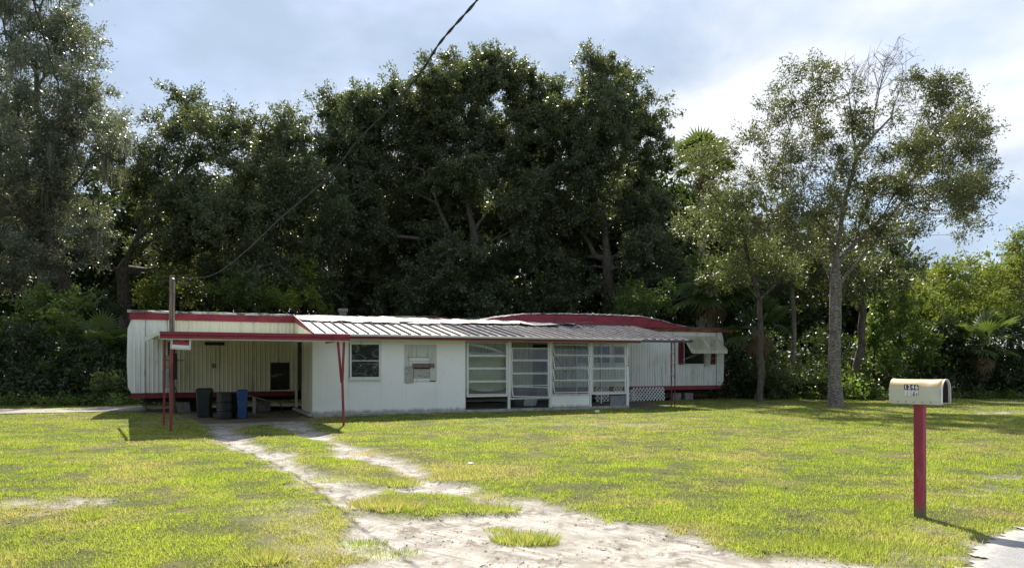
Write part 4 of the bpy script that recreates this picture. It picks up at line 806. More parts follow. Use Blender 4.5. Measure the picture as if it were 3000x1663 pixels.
# boarded-up window: overlapping boards
def board(px0, px1, py0, py1, v, mat, name='patch_board', th=.016, label=None):
    u0, u1 = hu(px0, v), hu(px1, v); um = (px0+px1)/2
    return MB().box(u0, u1, v, v+th, hz(um, py1, v), hz(um, py0, v)).build(name, M[mat], por, bevel=.002, label=label)
flat_panel(W2[0], W2[1], W2[2]+.021, W2[3]-.021, M['trailerunder'], 'dark_backing', .035, .05)  # dark sheet standing in for the shade behind the boards
board(1186.5, 1279.5, 1009, 1046, -.022, 'oldboard', label='large upper plywood board'); board(1186.5, 1199, 1046.3, 1072.5, -.022, 'oldboard'); board(1260, 1279.5, 1046.3, 1114.5, -.022, 'oldboard')
board(1199.4, 1259.6, 1047.2, 1057.5, .0, 'frame'); board(1199.4, 1259.6, 1058.3, 1064, .002, 'frame'); board(1199.4, 1212, 1064.3, 1072.5, .002, 'frame')
for i, (a, c_) in enumerate(((1208.5, 1218.6), (1219.4, 1238.2), (1239, 1258), (1258.9, 1273.5))): board(a, c_, 1063.8, 1076.6, -.046, 'brownboard', 'brown_panel')
board(1186.5, 1211, 1073, 1121, -.030, 'plywood', label='weathered grey board at the lower left'); board(1212, 1259.4, 1080, 1106.5, -.006, 'plywood', label='pale grained plywood in the middle'); board(1211.4, 1259.4, 1107.2, 1117, -.004, 'frame')
# tiny nail heads
b = MB()
g = random.Random(2)
for i in range(26): u, z = g.choice(pb)+g.uniform(-.15, .15) if g.random() < .5 else g.uniform(.1, U1-.1), g.uniform(.25, 2.1); b.box(u, u+.012, -.004, 0.001, z, z+.014)
o = b.build('nail_heads', M['trailerunder'], por, kind='stuff')
# the glazed porch: header, mullions, bottom curb
MB().box(U1+.002, U2+.05, -.02, .06, hz(1600, 1002), EZ+.02).build('header', M['frame'], por)
bays = [(1366.5, 1487.5), (1494.5, 1608.5), (1615.5, 1726), (1732, 1834)]
for px0, px1 in ((1487.8, 1494.2), (1608.8, 1615.2), (1726.3, 1731.7)): MB().box(hu(px0), hu(px1), -.03, .06, .085, hz(1600, 1002)-.001).build('mullion', M['frame'], por, bevel=.004)
MB().box(hu(1834.3), hu(1841), -.035, .06, .085, EZ).build('corner_post', M['frame'], por, bevel=.004)
for i in range(4): a, c_ = [hu(x) for x in ((1364, 1470), (1470.3, 1590), (1590.3, 1700), (1700.3, 1842))[i]]; MB().box(a, c_, -.06, .12, -.08, .082+.004*(i % 2)).build('curb', M['concrete'], por, bevel=.01)
SL = {0: (1001, 1155), 1: (1018, 1160), 2: (1009, 1151), 3: (1009, 1148)}
ROW = [[1002, 1042, 1079, 1117, 1156], [1019, 1056, 1094, 1131, 1163], [1009, 1043, 1080, 1116, 1152], [1009, 1043, 1079, 1115, 1149]]
TILT = [[0, 0, 0, 0], [5, 4, 4, 17], [15, 14, 13, 15], [1, 1, 1, 1]]
for bi, (px0, px1) in enumerate(bays):
    a, c_ = hu(px0)+.004, hu(px1)-.004; pm = (px0+px1)/2; zt_, zb_ = hz(pm, 1003), hz(pm, ROW[bi][-1])
    b = MB().box(a, a+.035, -.015, .03, zb_, zt_).box(c_-.035, c_, -.015, .03, zb_, zt_).box(a, c_, -.03, .045, zb_-.055, zb_-.002)
    fr_ = b.build('awning_window', M['frame'], por)
    for k_ in range(4):
        z1, z0 = hz(pm, ROW[bi][k_]), hz(pm, ROW[bi][k_+1])+.012; hgt_ = z1-z0; an = R(TILT[bi][k_]+g.uniform(-.5, .5)); ua, uc = a+.037, c_-.037; wv = .022
        skew = (.03 if (bi, k_) == (1, 3) else 0)
        def T(u, s_, d): # s_ down the sash from the hinge, d outwards
            return (u, -.005-s_*math.sin(an)-d*math.cos(an), z1-s_*math.cos(an)+d*math.sin(an)-skew*(u-ua))
        def bx(b, u0, u1, s0, s1, d0, d1): b.add([T(u, s_, d) for s_ in (s0, s1) for d in (d0, d1) for u in (u0, u1)], [(0, 1, 3, 2), (4, 6, 7, 5), (0, 4, 5, 1), (2, 3, 7, 6), (0, 2, 6, 4), (1, 5, 7, 3)])
        b = MB(off=(0, 0, 0)); bx(b, ua, ua+wv, 0, hgt_, .0, .022); bx(b, uc-wv, uc, 0, hgt_, .0, .022); bx(b, ua+wv, uc-wv, 0, wv, .0, .02); bx(b, ua+wv, uc-wv, hgt_-wv, hgt_, .0, .026)
        s_o = b.build('sash', M['frame']); s_o.parent = fr_
        b = MB(off=(0, 0, 0)); bx(b, ua+wv+.001, uc-wv-.001, wv+.001, hgt_-wv-.001, .008, .013); p = b.build('pane', M['glassdusty'] if bi in (1, 2) else M['glass']); p.parent = fr_
a, c_ = hu(1615.5), hu(1726); pm = 1670; MB().box(a+.003, c_-.003, -.012, .012, .09, hz(pm, 1157)).build('kick_panel', M['panel'], por, bevel=.003)
a, c_ = hu(1789), hu(1833); MB().box(a, c_, .02, .035, .09, hz(1800, 1157)).build('kick_panel', flatmat('screen_grey', (.20, .21, .22), .7), por, label='dark grey panel low in the right bay')
b = MB().box(hu(1660), hu(1662), .025, .04, hz(1660, 1110), hz(1660, 1050)).bar((hu(1628), .15, 1.8), (hu(1665), .12, 1.15), .05, .02); b.build('loose_strip', flatmat('slate_strip', (.10, .11, .15), .6), por)
# open right side: posts and rail
for v in (1.75, 3.55): MB().box(U2-.01, U2+.05, v, v+.06, .08, RZ(v)).build('side_post', M['frame'], por)
MB().box(U2, U2+.04, .07, 1.75, .85, .90).build('side_rail', M['frame'], por)
# digits on the corner post
def digit(ch, size, name, mat, loc, rot, parent, ext=.001, sx=1., off=0.):
    cu = bpy.data.curves.new(name, 'FONT'); cu.body = ch; cu.size = size; cu.extrude = ext; cu.offset = off; cu.align_x = 'CENTER'; cu.align_y = 'CENTER'; cu.resolution_u = 3
    t_ = bpy.data.objects.new('tmp', cu); C.objects.link(t_); bpy.context.view_layer.update()
    me = bpy.data.meshes.new_from_object(t_.evaluated_get(bpy.context.evaluated_depsgraph_get())); C.objects.unlink(t_); bpy.data.objects.remove(t_); me.name = name; me.materials.clear()
    o = place(name, me, mat, parent); o.location = loc; o.rotation_euler = rot; o.scale = (sx, 1, 1); return o
for ch, py in zip('1246', (1044, 1052, 1060.5, 1069)): digit(ch, .125, 'house_number', M['black'], (hu(1838.5)-.0, -.042, hz(1838, py)), (R(90), 0, 0), por)
# porch roof: ribbed sheets between v=-.35 and the trailer
PU1 = 12.66; VE = -.35; slope = (3.0-2.285)/(VT-VE); rz_ = lambda v: 2.285+(v-VE)*slope
N_ = 42; pw = (PU1+.02)/N_; g = random.Random(12)
for i in range(N_):
    u0 = -.02+i*pw; u1 = u0+pw-.004; f_ = i/N_; ve = VE if u0 < 10.45 else VE+.03; v1_ = VT-.05
    mt = M['roofw'] if f_ < .34 else (M['roofm'] if f_ < .52 else M['roofg']); dz = g.uniform(-.006, .006)
    b = MB(); P_ = lambda u, v, z: (u, v, rz_(v)+z+dz)
    prof = [(u0, 0), (u0+pw*.55, .0), (u0+pw*.60, .018), (u0+pw*.66, .018), (u0+pw*.71, 0), (u1, 0)]
    n = len(prof); vs = []
    for v in (ve, (ve+v1_)/2+g.uniform(-.2, .2), v1_): vs += [P_(u, v, z) for u, z in prof]+[P_(u, v, -.012) for u in (u0, u1)]
    m_ = n+2; fs = [(j*m_+i2, j*m_+i2+1, (j+1)*m_+i2+1, (j+1)*m_+i2) for j in range(2) for i2 in range(n-1)]+[(j*m_+n, (j+1)*m_+n, (j+1)*m_+n+1, j*m_+n+1) for j in range(2)]+[(0, n, n+1)+tuple(range(n-1, 0, -1))]
    b.add(vs, fs); pn = b.build('roof_panel', mt, por)
    k2 = pw*.0; vr = 2.25 if i > 0 and f_ < .6 else VT-.1; r_ = MB(off=(0, 0, 0)); x0 = u1-.012
    if f_ < .5: r_.add([(x0+dx, v, rz_(v)+z) for v in (ve+.02, vr) for dx, z in ((-.018, .0), (.03, .0), (.022, .045), (-.008, .045))], [(0, 3, 2, 1), (4, 5, 6, 7), (0, 4, 7, 3), (3, 7, 6, 2), (2, 6, 5, 1)])
    else: r_.add([(x0+dx, v, rz_(v)+z) for v in (ve+.02, vr) for dx, z in ((-.014, .0), (.024, .0), (.012, .028), (-.004, .028))], [(0, 3, 2, 1), (4, 5, 6, 7), (0, 4, 7, 3), (3, 7, 6, 2), (2, 6, 5, 1)])
    r_ = r_.build('seam', M['rib'] if f_ < .62 else M['roofg']); r_.parent = pn
for i, (a, c_) in enumerate([(-.04, 2.9), (2.903, 6.3), (6.303, 8.9), (8.903, 10.52)]): MB().box(a, c_, VE-.09, VE-.004, 2.235, 2.298).build('gutter', M['gutter'], por, bevel=.008)
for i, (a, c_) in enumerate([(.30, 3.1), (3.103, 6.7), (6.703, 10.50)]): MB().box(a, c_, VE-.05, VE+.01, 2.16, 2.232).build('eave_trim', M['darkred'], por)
MB().box(-.03, 10.5, VE+.01, -.002, 2.19, 2.215).build('soffit', M['gutter'], por)
b = MB().prism([(VE, rz_(VE)+.03), (VT-.06, rz_(VT)+.05), (VT-.06, rz_(VT)-.16), (VE, rz_(VE)-.03)], 0, -.06, -.03); b.build('rake_board', M['darkred'], por, label='red board up the left edge of the porch roof')
MB().prism([(VE+.03, rz_(VE)-.002), (VT-.06, rz_(VT)-.014), (VT-.06, rz_(VT)-.05), (VE+.03, rz_(VE)-.045)], 0, PU1, PU1+.02).build('rake_board', M['rib'], por)
MB().bar((10.6, VE+.06, rz_(VE)-.055), (PU1-.02, VE+.06, rz_(VE)-.055), .05, .07).build('eave_beam', M['rib'], por)
for v in (1.0, 2.4): MB().bar((U1, v, rz_(v)-.05), (PU1-.05, v, rz_(v)-.05), .05, .07).build('purlin', M['plywood'], por)
# loose and rusted sheets near the top of the porch roof
def wavy(u0, u1, v0, v1, lift, amp, mat, seed, label=None):
    gx_ = random.Random(seed); nu, nv_ = max(6, int((u1-u0)/.12)), 6; vs = []
    ph = gx_.uniform(0, 6); fr_ = gx_.uniform(3, 7)
    for j in range(nv_+1):
        for i in range(nu+1):
            u = u0+(u1-u0)*i/nu+.05*math.sin(j*1.3+ph); v = v0+(v1-v0)*j/nv_+.04*math.sin(i*.9+ph)
            z = max(rz_(v)+.052, rz_(v)+lift+amp*math.sin(fr_*u+ph)*math.cos(2.2*j/nv_+ph)+gx_.uniform(-.3, .3)*amp); vs.append((u, v, z))
    m_ = nu+1; n_ = len(vs); vs2 = vs+[(x, y, z-.006) for x, y, z in vs]
    fs = [(j*m_+i, j*m_+i+1, (j+1)*m_+i+1, (j+1)*m_+i) for j in range(nv_) for i in range(nu)]; fs2 = [tuple(n_+q_ for q_ in reversed(f)) for f in fs]
    rim = [i for i in range(nu+1)]+[(j)*m_+nu for j in range(1, nv_+1)]+[nv_*m_+i for i in range(nu-1, -1, -1)]+[j*m_ for j in range(nv_-1, 0, -1)]
    fs3 = [(rim[i], n_+rim[i], n_+rim[(i+1) % len(rim)], rim[(i+1) % len(rim)]) for i in range(len(rim))]
    return MB().add(vs2, fs+fs2+fs3).build('roof_sheet', M[mat], por, smooth=False, label=label)
wavy(-.02, 1.0, 2.3, 3.66, .06, .012, 'roofw', 1); wavy(.9, 2.2, 2.2, 3.6, .065, .02, 'sheet', 2, 'crumpled white sheet below the roof vent'); wavy(2.0, 4.3, 2.45, 3.66, .075, .025, 'sheet', 3, 'long rusted sheet curling up above the ribs')
wavy(1.9, 3.0, 2.15, 2.6, .07, .03, 'roofw', 4); wavy(4.1, 5.6, 2.4, 3.66, .065, .02, 'sheet', 5); wavy(5.3, 6.9, 2.6, 3.6, .07, .02, 'roofw', 6); wavy(3.4, 4.4, 2.1, 2.7, .07, .025, 'roofw', 7)
wavy(6.6, 8.0, 2.7, 3.6, .07, .02, 'sheet', 8); wavy(7.6, 9.0, 2.5, 3.3, .07, .03, 'roofm', 9); wavy(8.7, 10.0, 3.0, 3.55, .05, .03, 'rib', 10)
g = random.Random(21)
for i in range(11): u = g.uniform(2, 10); v = g.uniform(2.5, 3.5); d = g.uniform(-.3, .3); l_ = g.uniform(.5, 1.3); MB().bar((u, v, rz_(v)+.12), (u+l_, v+d*.3, rz_(v+d*.3)+.13+g.uniform(0, .05)), .05, .012).build('loose_batten', g.choice([M['sheet'], M['plywood'], M['rib'], M['gutter']]), por)
MB().add([(10.55, -.12, .012), (12.5, -.1, .012), (12.6, 3.6, .02), (10.35, 3.6, .02), (10.55, -.12, -.1), (12.5, -.1, -.1), (12.6, 3.6, -.1), (10.35, 3.6, -.1)], [(0, 1, 2, 3), (4, 7, 6, 5), (0, 4, 5, 1), (1, 5, 6, 2), (2, 6, 7, 3), (3, 7, 4, 0)]).build('open_slab', flatmat('brown_slab', (.17, .13, .10), .9, 0, .4, 3), por)
MB().box(U1+.01, U2+.06, .125, VT-.05, -.05, .08).build('porch_floor', M['darkfloor'], por)
# scrolled iron post at the open corner
pu, pv = hu(1972, -.15), -.15; b = MB(); w_ = .075; zt = rz_(VE)-.09
for s_ in (-w_, w_): b.box(pu+s_-.013, pu+s_+.013, pv-.013, pv+.013, -.05, zt)
post = b.build('iron_post', M['iron'], por)
for k_ in range(5):
    zc = .35+k_*.38+.19; pts = [(pu+.052*math.cos(t), pv, zc+.12*math.sin(t)+.06*(1 if t < math.pi else 0)) for t in np.linspace(0, 2*math.pi*.8, 18)]; sc_o = MB(off=(0, 0, 0)).tube(pts, .006, 5).build('scroll', M['iron']); sc_o.parent = post

# curtain and sagging blinds behind the left bay
bl = hroot('window_blind', hu(1425), .22, 'sagging cream slatted blind hanging behind the left bay of the glazed porch', 'window blind', z=0)
a, c_ = hu(1370)+.02, hu(1486)-.02; g = random.Random(3)
for k_ in range(22):
    zt = hz(1425, 1026+k_*5.2, .2); b = MB(); nseg = 14; top_, bot = [], []
    ph = k_*.16
    for i in range(nseg+1):
        t_ = i/nseg; sag = -.07*math.sin(math.pi*t_)*(1+.5*math.sin(ph))+.10*(t_-.5)*math.sin(ph*1.1+.6)-.05*t_**3*math.cos(ph); zz_ = zt+sag
        top_.append((a+(c_-a)*t_, .20+.02*math.sin(6*t_+ph), zz_)); bot.append((a+(c_-a)*t_, .18+.02*math.sin(6*t_+ph), zz_-.046))
    n = nseg+1; b.add(top_+bot, [(i, n+i, n+i+1, i+1) for i in range(nseg)]); b.build('slat', M['blind'], bl)
b = MB(); arc = [(a+(c_-a)*t_, .17, hz(1425, 1005, .17)-.28*t_**2.2-.015) for t_ in np.linspace(0, 1, 14)]
b.add(arc+[(x, y-.01, z-.05-.03*math.sin(math.pi*i/13)) for i, (x, y, z) in enumerate(arc)], [(i, 14+i, 15+i, i+1) for i in range(13)]); b.build('head_slat', M['frame'], bl)

# things lying on the porch floor
tub = hroot('metal_tub', hu(1515, .9), .9, 'round galvanised tub on the floor under the second porch window', 'tub', z=.08); u = hu(1515, .9)
MB().lathe([(0, .085), (.20, .085), (.235, .36), (.245, .37), (.225, .37), (.19, .10), (0, .10)], (u, .9), 28).build('tub_body', M['steel'], tub, smooth=True)
for s_ in (-1, 1): MB().tube([(u+s_*.235, .84, .30), (u+s_*.275, .86, .28), (u+s_*.275, .94, .28), (u+s_*.235, .96, .30)], .008, 6).build('handle', M['steel'], tub)
wb = hroot('white_basin', hu(1552, 1.1), 1.1, 'white enamel basin lying beside the round metal tub', 'basin', z=.08); u = hu(1549, 1.1)
MB().box(u-.24, u+.14, 1.0, 1.4, .085, .30).build('basin_body', M['white'], wb, bevel=.03); MB().lathe([(0, .31), (.19, .31), (.23, .33), (.2, .30), (.15, .10)], (u+.2, 1.3), 24).build('basin_rim', M['white'], wb)
# lattice panels leaning against the trailer skirt
def lattice(u0, u1, z0, z1, v, label, lean=.06):
    r_ = hroot('lattice_panel', (u0+u1)/2, v, label, 'lattice panel', 'white lattice panels along the porch'); h_ = z1-z0; w_ = u1-u0; st = .15
    def clip(s_, sg):
        pts = []
        x0 = s_; 
        a_, b_ = (x0, 0.), (x0+sg*h_, h_)
        def inter(t): return (a_[0]+(b_[0]-a_[0])*t, h_*t)
        lo, hi = 0., 1.
        for t in [0]:
            if sg > 0: lo = max(lo, (0-a_[0])/h_); hi = min(hi, (w_-a_[0])/h_)
            else: lo = max(lo, (a_[0]-w_)/h_); hi = min(hi, a_[0]/h_)
        return (inter(lo), inter(hi)) if hi-lo > .05 else None
    for sg, dv_ in ((1, 0), (-1, .009)):
        s_ = -h_ if sg > 0 else 0.
        while s_ < w_+h_:
            seg = clip(s_, sg)
            if seg: (xa, za), (xb, zb__) = seg; MB().bar((u0+xa, v+dv_+lean*za/h_, z0+za), (u0+xb, v+dv_+lean*zb__/h_, z0+zb__), .007, .036, up=(0, 0, 1)).build('lath', M['lattice'], r_)
            s_ += st
    return r_
lattice(hu(1852, 3.4), hu(1949, 3.4), .04, hz(1900, 1134, 3.4), 3.4, 'white lattice panel leaning on the trailer skirt between porch and iron post')
lattice(hu(1836, 3.3), hu(1862, 3.3), .04, hz(1850, 1142, 3.3), 3.28, 'short white lattice piece beside the porch corner post, overlapping the wide one')
lattice(hu(1744, 2.6), hu(1785, 2.6), .09, hz(1765, 1119, 2.6), 2.6, 'tall white lattice seen through the right porch bay', .03)
lattice(hu(1797, 3.2), hu(1824, 3.2), .40, hz(1810, 1119, 3.2), 3.2, 'small white lattice seen through the right porch bay, right of the tall one', .02)

# ---------------------------------------------------------------- carport
cp = hroot('carport', -3.7, -3.4, 'flat carport roof with a maroon beam on thin red posts', 'carport')
def cz(v): return 2.115+(v+3.5)*.018
b = MB(); q_ = [(-3.74, -3.46), (.26, -3.46), (.26, -.37), (-.07, -.37), (-.07, VT-.02), (-4.15, VT-.02)]
MB().prism([(u, v) for u, v in q_], 2, 0, 1)
vs = [(u, v, cz(v)+dz) for dz in (-.03, .0) for u, v in q_]; n = len(q_)
b.add(vs, [tuple(range(n-1, -1, -1)), tuple(range(n, 2*n))]+[(i, (i+1) % n, n+(i+1) % n, n+i) for i in range(n)]); b.build('roof_deck', M['gutter'], cp)
for i in range(6): v = -2.9+i*1.15; MB().bar((-3.8-.03*i, v, cz(v)-.055), (-.08 if v > -.4 else .24, v, cz(v)-.055), .05, .05).build('joist', M['gutter'], cp)
zt_b, zb_b = 2.15, 2.005
for a, c_ in ((-3.76, -2.25), (-2.247, -.1), (-.097, .29)):
    prof = [(-3.47, zb_b), (-3.50, zb_b), (-3.50, zb_b+.05), (-3.49, zb_b+.062), (-3.51, zb_b+.075), (-3.51, zt_b), (-3.47, zt_b)]; MB().prism(prof, 0, a, c_).build('beam', M['red'], cp)
MB().box(-3.74, .27, -3.468, -3.43, 1.975, 2.003).build('under_trim', M['gutter'], cp)
MB().add([(-3.80, -3.5, 2.06), (-4.17, -.2, 2.02), (-4.15, -.2, 2.02), (-3.765, -3.5, 2.06), (-3.80, -3.5, 2.14), (-4.17, -.2, 2.14), (-4.15, -.2, 2.14), (-3.765, -3.5, 2.14)], [(0, 1, 2, 3), (4, 7, 6, 5), (0, 4, 5, 1), (1, 5, 6, 2), (2, 6, 7, 3), (3, 7, 4, 0)]).build('side_gutter', M['gutter'], cp)
MB().box(.255, .285, -3.46, -.38, 2.02, 2.16).build('side_board', M['red'], cp)
def post(p, q, w_=.052, label=None): return MB().bar(p, q, w_, w_, up=(0, 1, 0)).build('post', M['redpost'], cp, bevel=.004, label=label)
post((-3.55, -3.40, -.05), (-3.52, -3.40, 2.0)); post((-3.72, -1.62, -.05), (-3.70, -1.62, 2.10), .048)
uj = hu(1001, -3.4); zj = hz(1001, 1118, -3.4); post((hu(1007, -3.4), -3.40, -.05), (hu(1003, -3.4), -3.40, zj), label='lower stem of the leaning V shaped post'); post((hu(1003, -3.4), -3.40, zj), (hu(1008, -3.4), -3.40, 2.0)); post((hu(1001, -3.36), -3.35, zj-.02), (hu(990, -3.36), -3.35, 2.0))

# no trespassing sign hanging below the beam end
sw, sh_ = .40, .30; u = hu(530, -3.53); zs = hz(530, 1023, -3.53)+.15
sign = hroot('no_trespassing_sign', u, -3.455, 'tilted red and black NO TRESPASSING sign hanging under the carport beam corner', 'sign', z=zs)
sign.rotation_euler = (0, R(3.), HA); sign['_u'] = (0, 0, 0); VS = .0
cx0 = sw/2
def rrect(w_, h_, r_, k=4):
    p = []
    for sx_, sz_, a0 in ((1, 1, 0), (-1, 1, 90), (-1, -1, 180), (1, -1, 270)):
        for i in range(k+1): t_ = R(a0+90*i/k); p.append((sx_*(w_/2-r_)+r_*math.cos(t_), sz_*(h_/2-r_)+r_*math.sin(t_)))
    return p
MB().prism(rrect(sw, sh_, .018), 1, -.001, .003).build('sign_plate', M['signwhite'], sign)
b = MB(); o_, i_ = rrect(sw-.03, sh_-.03, .012), rrect(sw-.042, sh_-.042, .008); n = len(o_); b.add([(x, -.002, z) for x, z in o_+i_], [(i, (i+1) % n, n+(i+1) % n, n+i) for i in range(n)]); b.build('border_line', M['stickerb'], sign)
MB().box(-sw/2+.035, sw/2-.035, -.003, -.0015, -.052, sh_/2-.03).build('black_field', M['stickerb'], sign)
MB().box(-sw/2+.035, sw/2-.035, -.003, -.0015, -.115, -.056).build('white_field', M['signwhite'], sign)
digit('TRESPASSING', .070, 'lettering', M['signred'], (0, -.0045, -.018), (R(90), 0, 0), sign, .0008, .74, .0022); digit('NO', .085, 'lettering', M['signred'], (0, -.0045, .058), (R(90), 0, 0), sign, .0008, 1.0, .0022)

# ---------------------------------------------------------------- utility pole with meter
pu, pv = -3.60, 3.15; pole = hroot('utility_pole', pu, pv, 'weathered wooden service pole rising through the carport roof', 'utility pole'); ztop_ = hz(508, 806, pv)
g = random.Random(6); b = MB(); k_ = 16; pts = [(pu+.008*math.sin(i), pv, -.1+(ztop_+.1)*i/k_) for i in range(k_+1)]; b.tube(pts, [.088-.014*i/k_+g.uniform(-.003, .003) for i in range(k_+1)], 12); b.build('pole', M['polewood'], pole)
b = MB().tube([(pu+.02, pv-.11, ztop_-.12), (pu+.02, pv-.11, 2.3)], .012, 6).tube([(pu-.1, pv-.02, 2.9), (pu-.13, pv, 2.75), (pu-.1, pv-.02, 2.3)], .008, 5); b.build('conduit', M['cable'], pole)
MB().tube([(pu-.02, pv-.13, ztop_-.10), (pu+.06, pv-.16, ztop_-.13)], .014, 8).build('insulator', M['steel'], pole)
MB().box(pu-.02, pu+.14, pv-.13, pv-.10, 1.0, 1.78).build('back_board', M['trailerunder'], pole)
um = hu(492, 3.3); mb = hroot('electric_meter', um, 3.3, 'round electric meter in a tan socket box left of the pole', 'meter', z=1.2)
zc = hz(492, 1056, 3.3); bx_ = MB().box(um-.12, um+.12, 3.3, 3.42, hz(492, 1081, 3.3), hz(492, 1041, 3.3)).build('socket_box', M['meterbox'], mb, bevel=.008)
b = MB(); ring = lambda r_: [(um+r_*math.cos(2*math.pi*i/24), zc+r_*math.sin(2*math.pi*i/24)) for i in range(24)]; b.prism(ring(.10), 1, 3.27, 3.30); b.build('collar', M['steel'], mb)
b = MB(); b.prism(ring(.085), 1, 3.20, 3.27); b.build('meter_cover', flatmat('meter_face', (.50, .46, .30), .25, 0, .2, 12), mb); MB().box(um-.04, um+.04, 3.195, 3.2, zc-.005, zc+.02).build('dial', M['black'], mb)
MB().tube([(um+.02, 3.36, hz(492, 1041, 3.3)), (um+.02, 3.36, 2.12)], .022, 8).build('conduit', M['cable'], mb)
MB().box(um-.03, um+.03, 3.33, 3.5, hz(492, 1041, 3.3)-.1, hz(492, 1041, 3.3)-.02).box(um-.1, um+.45, 3.425, 3.46, 1.55, 1.6).build('mount_strap', M['steel'], mb)
eb = hroot('electrical_panel', hu(497, 3.25), 3.25, 'wide grey breaker panel behind the two red posts', 'electrical panel', z=.9)
a = (hu(474, 3.25), hu(512, 3.25), hz(492, 1134, 3.25), hz(492, 1084, 3.25)); MB().box(a[0], a[1], 3.22, 3.40, a[2], a[3]).build('cabinet', M['greybox'], eb, bevel=.01); MB().box(a[0]+.01, a[1]-.01, 3.205, 3.218, a[2]+.015, a[3]-.015).build('panel_door', M['greybox'], eb, bevel=.004)
for i in range(3): x = a[0]+.22+i*.07; MB().tube([(x, 3.3, a[2]), (x+.05, 3.28, a[2]-.15), (x-.02, 3.32, a[2]-.35), (x+.04, 3.3, .0)], .013, 6).build('cable', M['steel'] if i == 1 else M['cable'], eb)
MB().box(a[1]-.1, a[1]-.0, 3.30, 3.39, .02, a[2]-.001).build('support_post', M['plywood'], eb)

# service cables
def cable(pts, r_, name, label, twist=9., strands=2):
    P_ = [Vector(p) for p in pts]; cum = [0]
    for a_, b_ in zip(P_[:-1], P_[1:]): cum.append(cum[-1]+(b_-a_).length)
    n = int(cum[-1]/.12); rt = empty(name, P_[-1], 0, label, 'cable'); base = P_[-1]
    for s_ in range(strands):
        out = []
        for i in range(n+1):
            t_ = cum[-1]*i/n; p = Vector([float(np.interp(t_, cum, [q_[k] for q_ in P_])) for k in range(3)]); ph = t_*twist+math.pi*2*s_/strands
            out.append(p+Vector((math.cos(ph)*r_, 0, math.sin(ph)*r_))-base)
        MB().tube(out, r_*.95, 5).build('strand', M['cable'], rt)
def catmull(P_, k=14):
    P_ = [2*P_[0]-P_[1]]+P_+[2*P_[-1]-P_[-2]]; out = []
    for i in range(1, len(P_)-2):
        for j in range(k):
            t_ = j/k; out.append(.5*((2*P_[i])+(P_[i+1]-P_[i-1])*t_+(2*P_[i-1]-5*P_[i]+4*P_[i+1]-P_[i+2])*t_*t_+(3*P_[i]-P_[i-1]-3*P_[i+1]+P_[i+2])*t_**3))
    return out+[P_[-2]]
pe = H(pu+.06, pv-.16, ztop_-.13); 
cable(catmull([pt(1440,-60,6.6), pt(1395,5,7.0), pt(1290,125,8.2), pt(1235,210,9.0), pt(1160,300,10.2), pt(1050,410,12), pt(960,520,14), pt(820,640,17), pt(720,735,19), pt(620,806,20.8), pe]), .0085, 'service_cable', 'twisted black service cable sagging from the top of the picture to the wooden pole')
cable(catmull([pt(90,-60,9), pt(105,20,9.5), pt(150,180,12), pt(185,300,15), pt(215,420,20), pt(245,520,27), pt(290,640,36)]), .012, 'utility_cable', 'thin dark cable crossing the tall oak at the left', 5, 1)

# ---------------------------------------------------------------- bins and oddments under the carport
def bin_(px, pyb, wpx, top_py, mat, label, kind, rz=0., taper=.86, cat='bin'):
    x, y = gnd(px, pyb); w_ = wpx/F*y; h_ = (pyb-top_py)/F*y
    root = empty('trash_bin' if kind != 'drum' else 'storage_drum', (x, y, float(height(np.array([x]), np.array([y]))[0])-.004), rz, label, cat); wb_ = w_*taper
    if kind == 'drum':
        b = MB(); r_ = w_/2; prof = [(0, 0), (r_*.93, 0), (r_*.95, .03), (r_*.95, h_*.3), (r_, h_*.33), (r_*.96, h_*.36), (r_*.96, h_*.62), (r_*1.01, h_*.65), (r_*.96, h_*.68), (r_*.97, h_*.95), (r_*1.02, h_*.96), (r_*1.02, h_), (r_*.9, h_), (r_*.88, h_*.9), (0, h_*.9)]; b.lathe(prof, (0, 0), 28); b.build('drum_body', M[mat], root, smooth=False); return root
    d_ = w_*1.05; b = MB(); pr = []
    for sc_, z in ((taper, .03), (1., h_*.90)):
        pr += [(q_[0]*sc_, q_[1]*sc_, z) for q_ in rrect(w_*.94, d_*.94, .05)]
    n = len(pr)//2; b.add(pr, [tuple(range(n-1, -1, -1)), tuple(range(n, 2*n))]+[(i, (i+1) % n, n+(i+1) % n, n+i) for i in range(n)]); b.build('bin_body', M[mat], root)
    b = MB(); pr = [(q_[0], q_[1], z) for z in (h_*.86, h_*.91) for q_ in rrect(w_*1.0, d_*1.0, .05)]; b.add(pr, [tuple(range(n-1, -1, -1)), tuple(range(n, 2*n))]+[(i, (i+1) % n, n+(i+1) % n, n+i) for i in range(n)]); b.build('rim', M[mat], root)
    b = MB(); pr = [(q_[0]*s2, q_[1]*s2+(.0), z) for s2, z in ((1.03, h_*.915), (1.0, h_*.96), (.8, h_)) for q_ in rrect(w_*1.0, d_*1.0, .05)]; b.add(pr, [tuple(range(n-1, -1, -1)), tuple(range(2*n, 3*n))]+[(j*n+i, j*n+(i+1) % n, (j+1)*n+(i+1) % n, (j+1)*n+i) for j in (0, 1) for i in range(n)]); b.build('lid', M[mat], root, bevel=.006)
    MB().bar((-w_*.35, d_*.56, h_*.88), (w_*.35, d_*.56, h_*.88), .03).build('handle', M[mat], root)
    if kind == 'panel': MB().box(-w_*.3, w_*.3, -d_*.455, -d_*.44, h_*.25, h_*.6).build('front_panel', M[mat], root, bevel=.01)
    for s_ in (-1, 1): MB().prism([(d_*.36+.11*math.cos(t_), .11+.11*math.sin(t_)) for t_ in [2*math.pi*i/14 for i in range(14)]], 0, s_*w_*.40-.02, s_*w_*.40+.02).build('wheel', M['rubber'], root)
    return root
